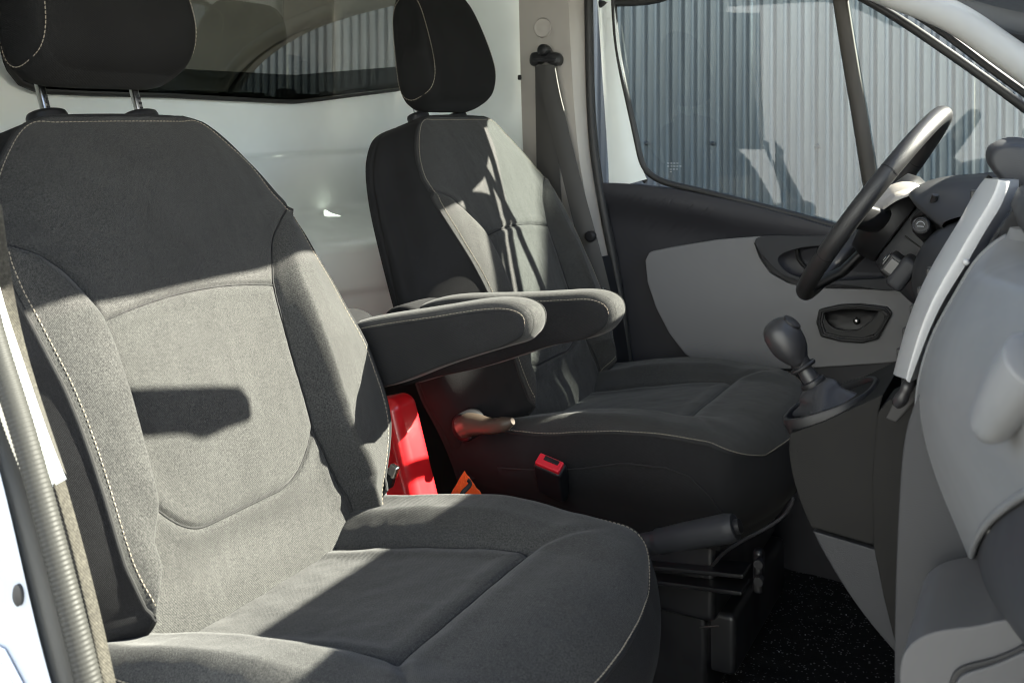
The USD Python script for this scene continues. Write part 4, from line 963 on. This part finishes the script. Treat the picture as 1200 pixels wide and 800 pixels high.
# key switch block
kc = at(1050, 312, Y=.26)
Rk = np.stack([wn, e2_, up_], 1)
ks = obj('key_switch', place(rbox((.030, .042, .034), .004), kc, Rk), 'black', col, smooth=40)
kf = kc - wn * .016
obj('switch_bezel', place(rbox((.006, .058, .052), .008), kc + wn * .014, Rk), 'dashdark', ks, smooth=40)
obj('switch_face', place(rbox((.003, .026, .018), .001), kf + up_ * .002, Rk), 'metal', ks)
obj('switch_side', place(rbox((.022, .003, .022), .001), kc - e2_ * .0215, Rk), 'metal', ks)
obj('mark', tube([kf - wn * .003 + e2_ * .004 * math.cos(t_) + up_ * .004 * math.sin(t_) for t_ in np.linspace(0, 5.2, 24)], .0005, 5), 'etch', ks)
# stalk pointing at the passenger side with a round end
st0, st1 = at(1100, 292, Y=.36), at(1079, 264, Y=.215)
stalk = obj('stalk', tube(spline([st0, (st0 + st1) / 2 + np.array([0, 0, .002]), st1], 20), np.interp(np.linspace(0, 1, 20), [0, .5, .9, 1], [.0125, .0135, .0150, .0120]), 20), 'black', col, smooth=60)
dv = (st1 - st0) / np.linalg.norm(st1 - st0); b1 = np.cross(dv, [0, 0, 1.]); b1 /= np.linalg.norm(b1); b2 = np.cross(b1, dv)
a24 = np.linspace(0, 2 * math.pi, 28, endpoint=False)
obj('stalk_ring', tube([st1 + dv * .0012 + .0100 * (math.cos(t_) * b1 + math.sin(t_) * b2) for t_ in a24], .0012, 6, closed=True), 'knob', stalk)
obj('stalk_mark', tube([st1 + dv * .0015 + .0052 * (math.cos(t_) * b1 * 1.0 + abs(math.sin(t_)) * b2) for t_ in np.linspace(.1, 3.0, 20)], .0006, 5), 'etch', stalk)
obj('stalk_mark', tube([st1 + dv * .0015 - b1 * .0045 - b2 * .002, st1 + dv * .0015 + b1 * .0045 - b2 * .002], .0006, 5), 'etch', stalk)
obj('stalk', tube(spline([at(1072, 262, Y=.30), at(1084, 248, Y=.26), at(1094, 236, Y=.24), at(1096, 228, Y=.235)], 20), .005, 10), 'black', col, smooth=60)

# ------------------------------------------------------------------ seat belt on the driver's side pillar
belt = thing('seat_belt', 'black seat belt hanging from the pillar beside the farther seat', 'seat belt', tuple(at(637, 66, Y=.72)))
def ribbon(pa, pb, n=60, th_=.0012):
    A_, B_ = spline(pa, n), spline(pb, n); t_ = np.linspace(0, 1, 9)
    P = A_[:, None] * (1 - t_)[None, :, None] + B_[:, None] * t_[None, :, None]
    P[..., 1] -= .003 * np.sin(t_ * math.pi)[None]
    v1, q1 = grid(P); v2, q2_ = grid(P + np.array([0.0, th_, 0]), True)
    return cat_mesh([(v1, q1), (v2, q2_)])
obj('webbing', ribbon([at(629, 76, Y=.700), at(640, 130, Y=.695), at(657, 200, Y=.688), at(672, 262, Y=.680), at(690, 330, Y=.672)], [at(650, 76, Y=.700), at(661, 130, Y=.698), at(678, 200, Y=.694), at(697, 270, Y=.690), at(715, 340, Y=.684)]), 'web', belt, smooth=True)
obj('rear_webbing', ribbon([at(627, 76, Y=.712), at(628, 150, Y=.716), at(630, 260, Y=.718), at(632, 400, Y=.72)], [at(648, 76, Y=.712), at(652, 150, Y=.716), at(660, 260, Y=.718), at(672, 400, Y=.72)]), 'web', belt, smooth=True)
obj('webbing_edge', tube(spline([at(650.5, 80, Y=.698), at(655, 105, Y=.697), at(661, 130, Y=.696)], 20), .0011, 6), 'pillartrim', belt)
an = spline([at(x, y, Y=.702) for x, y in ((620, 70), (623, 62), (631, 60), (634, 55), (641, 55), (644, 60), (652, 62), (656, 68), (654, 76), (646, 76), (640, 73), (632, 74), (626, 78), (621, 76))], 80, True)
c_ = an.mean(0)
obj('anchor', loft([c_ + (an - c_) * s_ + np.array([0, y, 0]) for s_, y in ((.9, .022), (1.0, .018), (1.0, .004), (.93, -.003), (.75, -.006), (.4, -.007))]), 'black', belt, smooth=50)
ac = at(637, 59, Y=.694)
obj('anchor_bolt', loft([np.stack([ac[0] + r_ * np.cos(ang), np.full(28, ac[1] - h), ac[2] + r_ * np.sin(ang)], 1) for h, r_ in ((-.01, .0135), (.006, .0135), (.010, .011), (.0115, .005))]), 'black', belt, smooth=40)
obj('anchor_bar', tube([at(625, 71, Y=.692), at(651, 70, Y=.692)], .0042, 10), 'knob', belt, smooth=True)
gc = at(692, 277, Y=.676)
obj('belt_stop', loft([np.stack([gc[0] + r_ * np.cos(ang), np.full(28, gc[1] - h), gc[2] + r_ * np.sin(ang)], 1) for h, r_ in ((-.006, .012), (.005, .012), (.008, .009))]), 'black', belt, smooth=40)
# buckle between the seats
bk = thing('belt_buckle', 'black belt buckle with a red release button beside the farther seat', 'buckle', tuple(at(644, 545, Y=.12)))
bp = at(644, 543, Y=.118); bx = at(661, 549, Y=.118) - at(628, 535, Y=.118); bx /= np.linalg.norm(bx)
bzv = np.cross(bx, [0, 1., 0]); bzv *= np.sign(bzv[2]); bzv = bzv * .82 + np.array([0, -.57, 0]); bzv /= np.linalg.norm(bzv); byv = np.cross(bzv, bx)
Rb_ = np.stack([bx, byv, bzv], 1)
obj('housing', place(rbox((.050, .026, .075), .005), bp - bzv * .040, Rb_), 'black', bk, smooth=50)
obj('release_button', place(m3.Manifold(rbox((.0435, .020, .010), .002)) if False else rbox((.0435, .020, .010), .002), bp - bzv * .001, Rb_), 'redbutton', bk, smooth=50)
obj('slot', place(rbox((.026, .008, .004), .001), bp + bzv * .0035 + byv * .004 + bx * .002, Rb_), 'black', bk)
bk2 = thing('belt_tongue', 'small metal belt tongue beside the nearer backrest against the red canister', 'belt tongue', tuple(at(461, 553, Y=-.12)))
obj('tongue', place(rbox((.014, .010, .020), .003), at(461, 552, Y=-.14), rotm([0, 1, 0], 20)), 'chrome', bk2)
obj('tongue_grip', place(rbox((.018, .014, .026), .004), at(456, 560, Y=-.138), rotm([0, 1, 0], 20)), 'black', bk2)

# ------------------------------------------------------------------ loose things between the seats
can = thing('red_canister', 'smooth red canister standing between the seats', 'canister', tuple(at(478, 600, Y=0.)))
base, topc = at(490, 640, Y=.03), at(452, 462, Y=.03)
dcan = (topc - base); Lc = np.linalg.norm(dcan); dcan /= Lc
side = np.cross(dcan, [0, 1., 0]); side /= np.linalg.norm(side); side *= np.sign(side[0])
a_ = np.linspace(0, 2 * math.pi, 64, endpoint=False)
corner = at(474, 461, Y=.03)
edir = at(505, 590, Y=.03) - corner; edir /= np.linalg.norm(edir)
cx_ = np.cross(edir, [0, 1., 0]); cx_ *= -np.sign(cx_[0])
Rc = np.stack([cx_, [0, 1., 0], -edir], 1)
obj('body', place(rbox((.17, .075, .36), .022, 32), corner + cx_ * .085 + edir * .18, Rc), 'red', can, smooth=40)
obj('wire_clip', tube(spline([at(452, 578, Y=-.05), at(454, 590, Y=-.05), at(456, 600, Y=-.05)], 8), .0012, 6), 'label', can)
cl = thing('orange_cloth', 'crumpled bright orange cloth with black print between the seats', 'cloth', tuple(at(545, 590, Y=.0)))
pk_ = at(545, 551, Y=.0); gw = np.linspace(0, 1, 40); ga = np.linspace(0, 2 * math.pi, 90)
A_, Wd = np.meshgrid(ga, gw, indexing='ij')
rr = Wd * .075 * (1 + .25 * np.sin(3 * A_ + 1) + .12 * np.sin(7 * A_ + 2 * Wd))
P = np.stack([pk_[0] + rr * np.cos(A_) * .8 + .03 * Wd ** 2 - .012 * Wd, pk_[1] + rr * np.sin(A_) * .8, pk_[2] - .13 * Wd ** 1.1 + .010 * np.sin(5 * A_ + 3 * Wd) * Wd], -1)
P += .006 * (meshkit.fbm(P * 60, 3, 4)[..., None] - .5)
obj('fabric', grid(P), 'orange', cl, smooth=True)
pr_ = spline([at(548, 562, Y=-.035), at(551, 566, Y=-.035), at(545, 574, Y=-.04), at(541, 580, Y=-.045)], 20)
obj('print', tube(pr_, .0030, 8, flat=(.0035, .0012, (0, 1, 0))), 'print', cl)
# hand brake lever
hbk = thing('handbrake_lever', 'dark grey handbrake grip lying between the seats', 'handbrake', tuple(at(815, 625, Y=.05)))
g0, g1 = at(742, 640, Y=.05), at(862, 617, Y=.05)
g = np.linspace(g0, g1, 40)
obj('grip', tube(g, np.interp(np.linspace(0, 1, 40), [0, .24, .26, .3, .5, .93, 1], [.015, .0155, .0185, .0175, .019, .0198, .0175]), 20), 'dashdark', hbk, smooth=50)
obj('release_button', tube(np.linspace(g1, g1 + (g1 - g0) * .045, 4), .010, 16), 'black', hbk, smooth=50)
# seat runner rails, bracket and cable at the foot of the farther seat
rl = driver
for (a1, b1_), Yr in ((((700, 655), (872, 672)), .20), (((700, 670), (870, 692)), .19)):
    p, q_ = at(*a1, Y=Yr), at(*b1_, Y=Yr); m_ = (p + q_) / 2; ln = np.linalg.norm(q_ - p); dx = (q_ - p) / ln
    obj('rail', place(rbox((ln, .05, .007), .002), m_ + np.array([0, .02, -.003]), np.stack([dx, [0, 1., 0], np.cross(dx, [0, 1., 0])], 1)), 'metal', rl)
obj('crossmember', place(rbox((.26, .34, .10), .01), (.55, .43, .20)), 'metal', rl)
p = at(889, 668, Y=.20)
brk_ = obj('bracket', place(rbox((.016, .02, .066), .006), p), 'metal', rl)
for dz in (.02, -.006): obj('bolt', place(m3.Manifold.cylinder(.012, .007, .007, 12), p + np.array([.006, -.014, dz]), rotm([1, 0, 0], 90)), 'knob', brk_)
obj('cable', tube(spline([at(835, 662, Y=.15), at(848, 648, Y=.15), at(862, 638, Y=.15), at(895, 620, Y=.15), at(918, 604, Y=.15), at(930, 583, Y=.15)], 40), .0026, 8), 'knob', rl)
obj('wear_strip', tube([at(820, 735, Y=.19), at(842, 733, Y=.19)], .0016, 6), 'chrome', rl)
crumbs = []
for k in range(7):
    p = at(rng.uniform(800, 1040), rng.uniform(690, 795), Z=.113); crumbs.append(place(rbox((.0012 + .0015 * rng.random(), .0012, .0012), .0003, 4), p, rotm([0, 0, 1], rng.uniform(0, 180))))
obj('carpet_crumbs', crumbs, 'label', kind='stuff')
# rear-view mirror under the header: out of the picture, its shadow falls on the nearer backrest
mir = thing('mirror', 'interior rear-view mirror under the windscreen header', 'mirror', tuple(MIRROR))
e = np.array(MIRROR_OUTLINE)
mo = rounded(e, .008, 90)
Rm = np.eye(3)
lp = [np.stack([np.full(90, x), mo[:, 0] * s_, mo[:, 1] * s_], 1) @ Rm.T + MIRROR for x, s_ in ((0, .98), (.003, 1.0), (.008, .95), (.018, .75), (.024, .4))]
obj('housing', loft(lp), 'black', mir, smooth=50)
gl_ = np.stack([np.full(90, -.001), mo[:, 0] * .93, mo[:, 1] * .92], 1) @ Rm.T + MIRROR
obj('glass', loft([gl_, gl_.mean(0) + (gl_ - gl_.mean(0)) * .5], (False, True)), 'mirror', mir, smooth=False)
obj('stem', tube([MIRROR + np.array([.02, 0, 0]), MIRROR + SUN * .06, MIRROR + SUN * .11], .007, 10), 'black', mir, smooth=True)
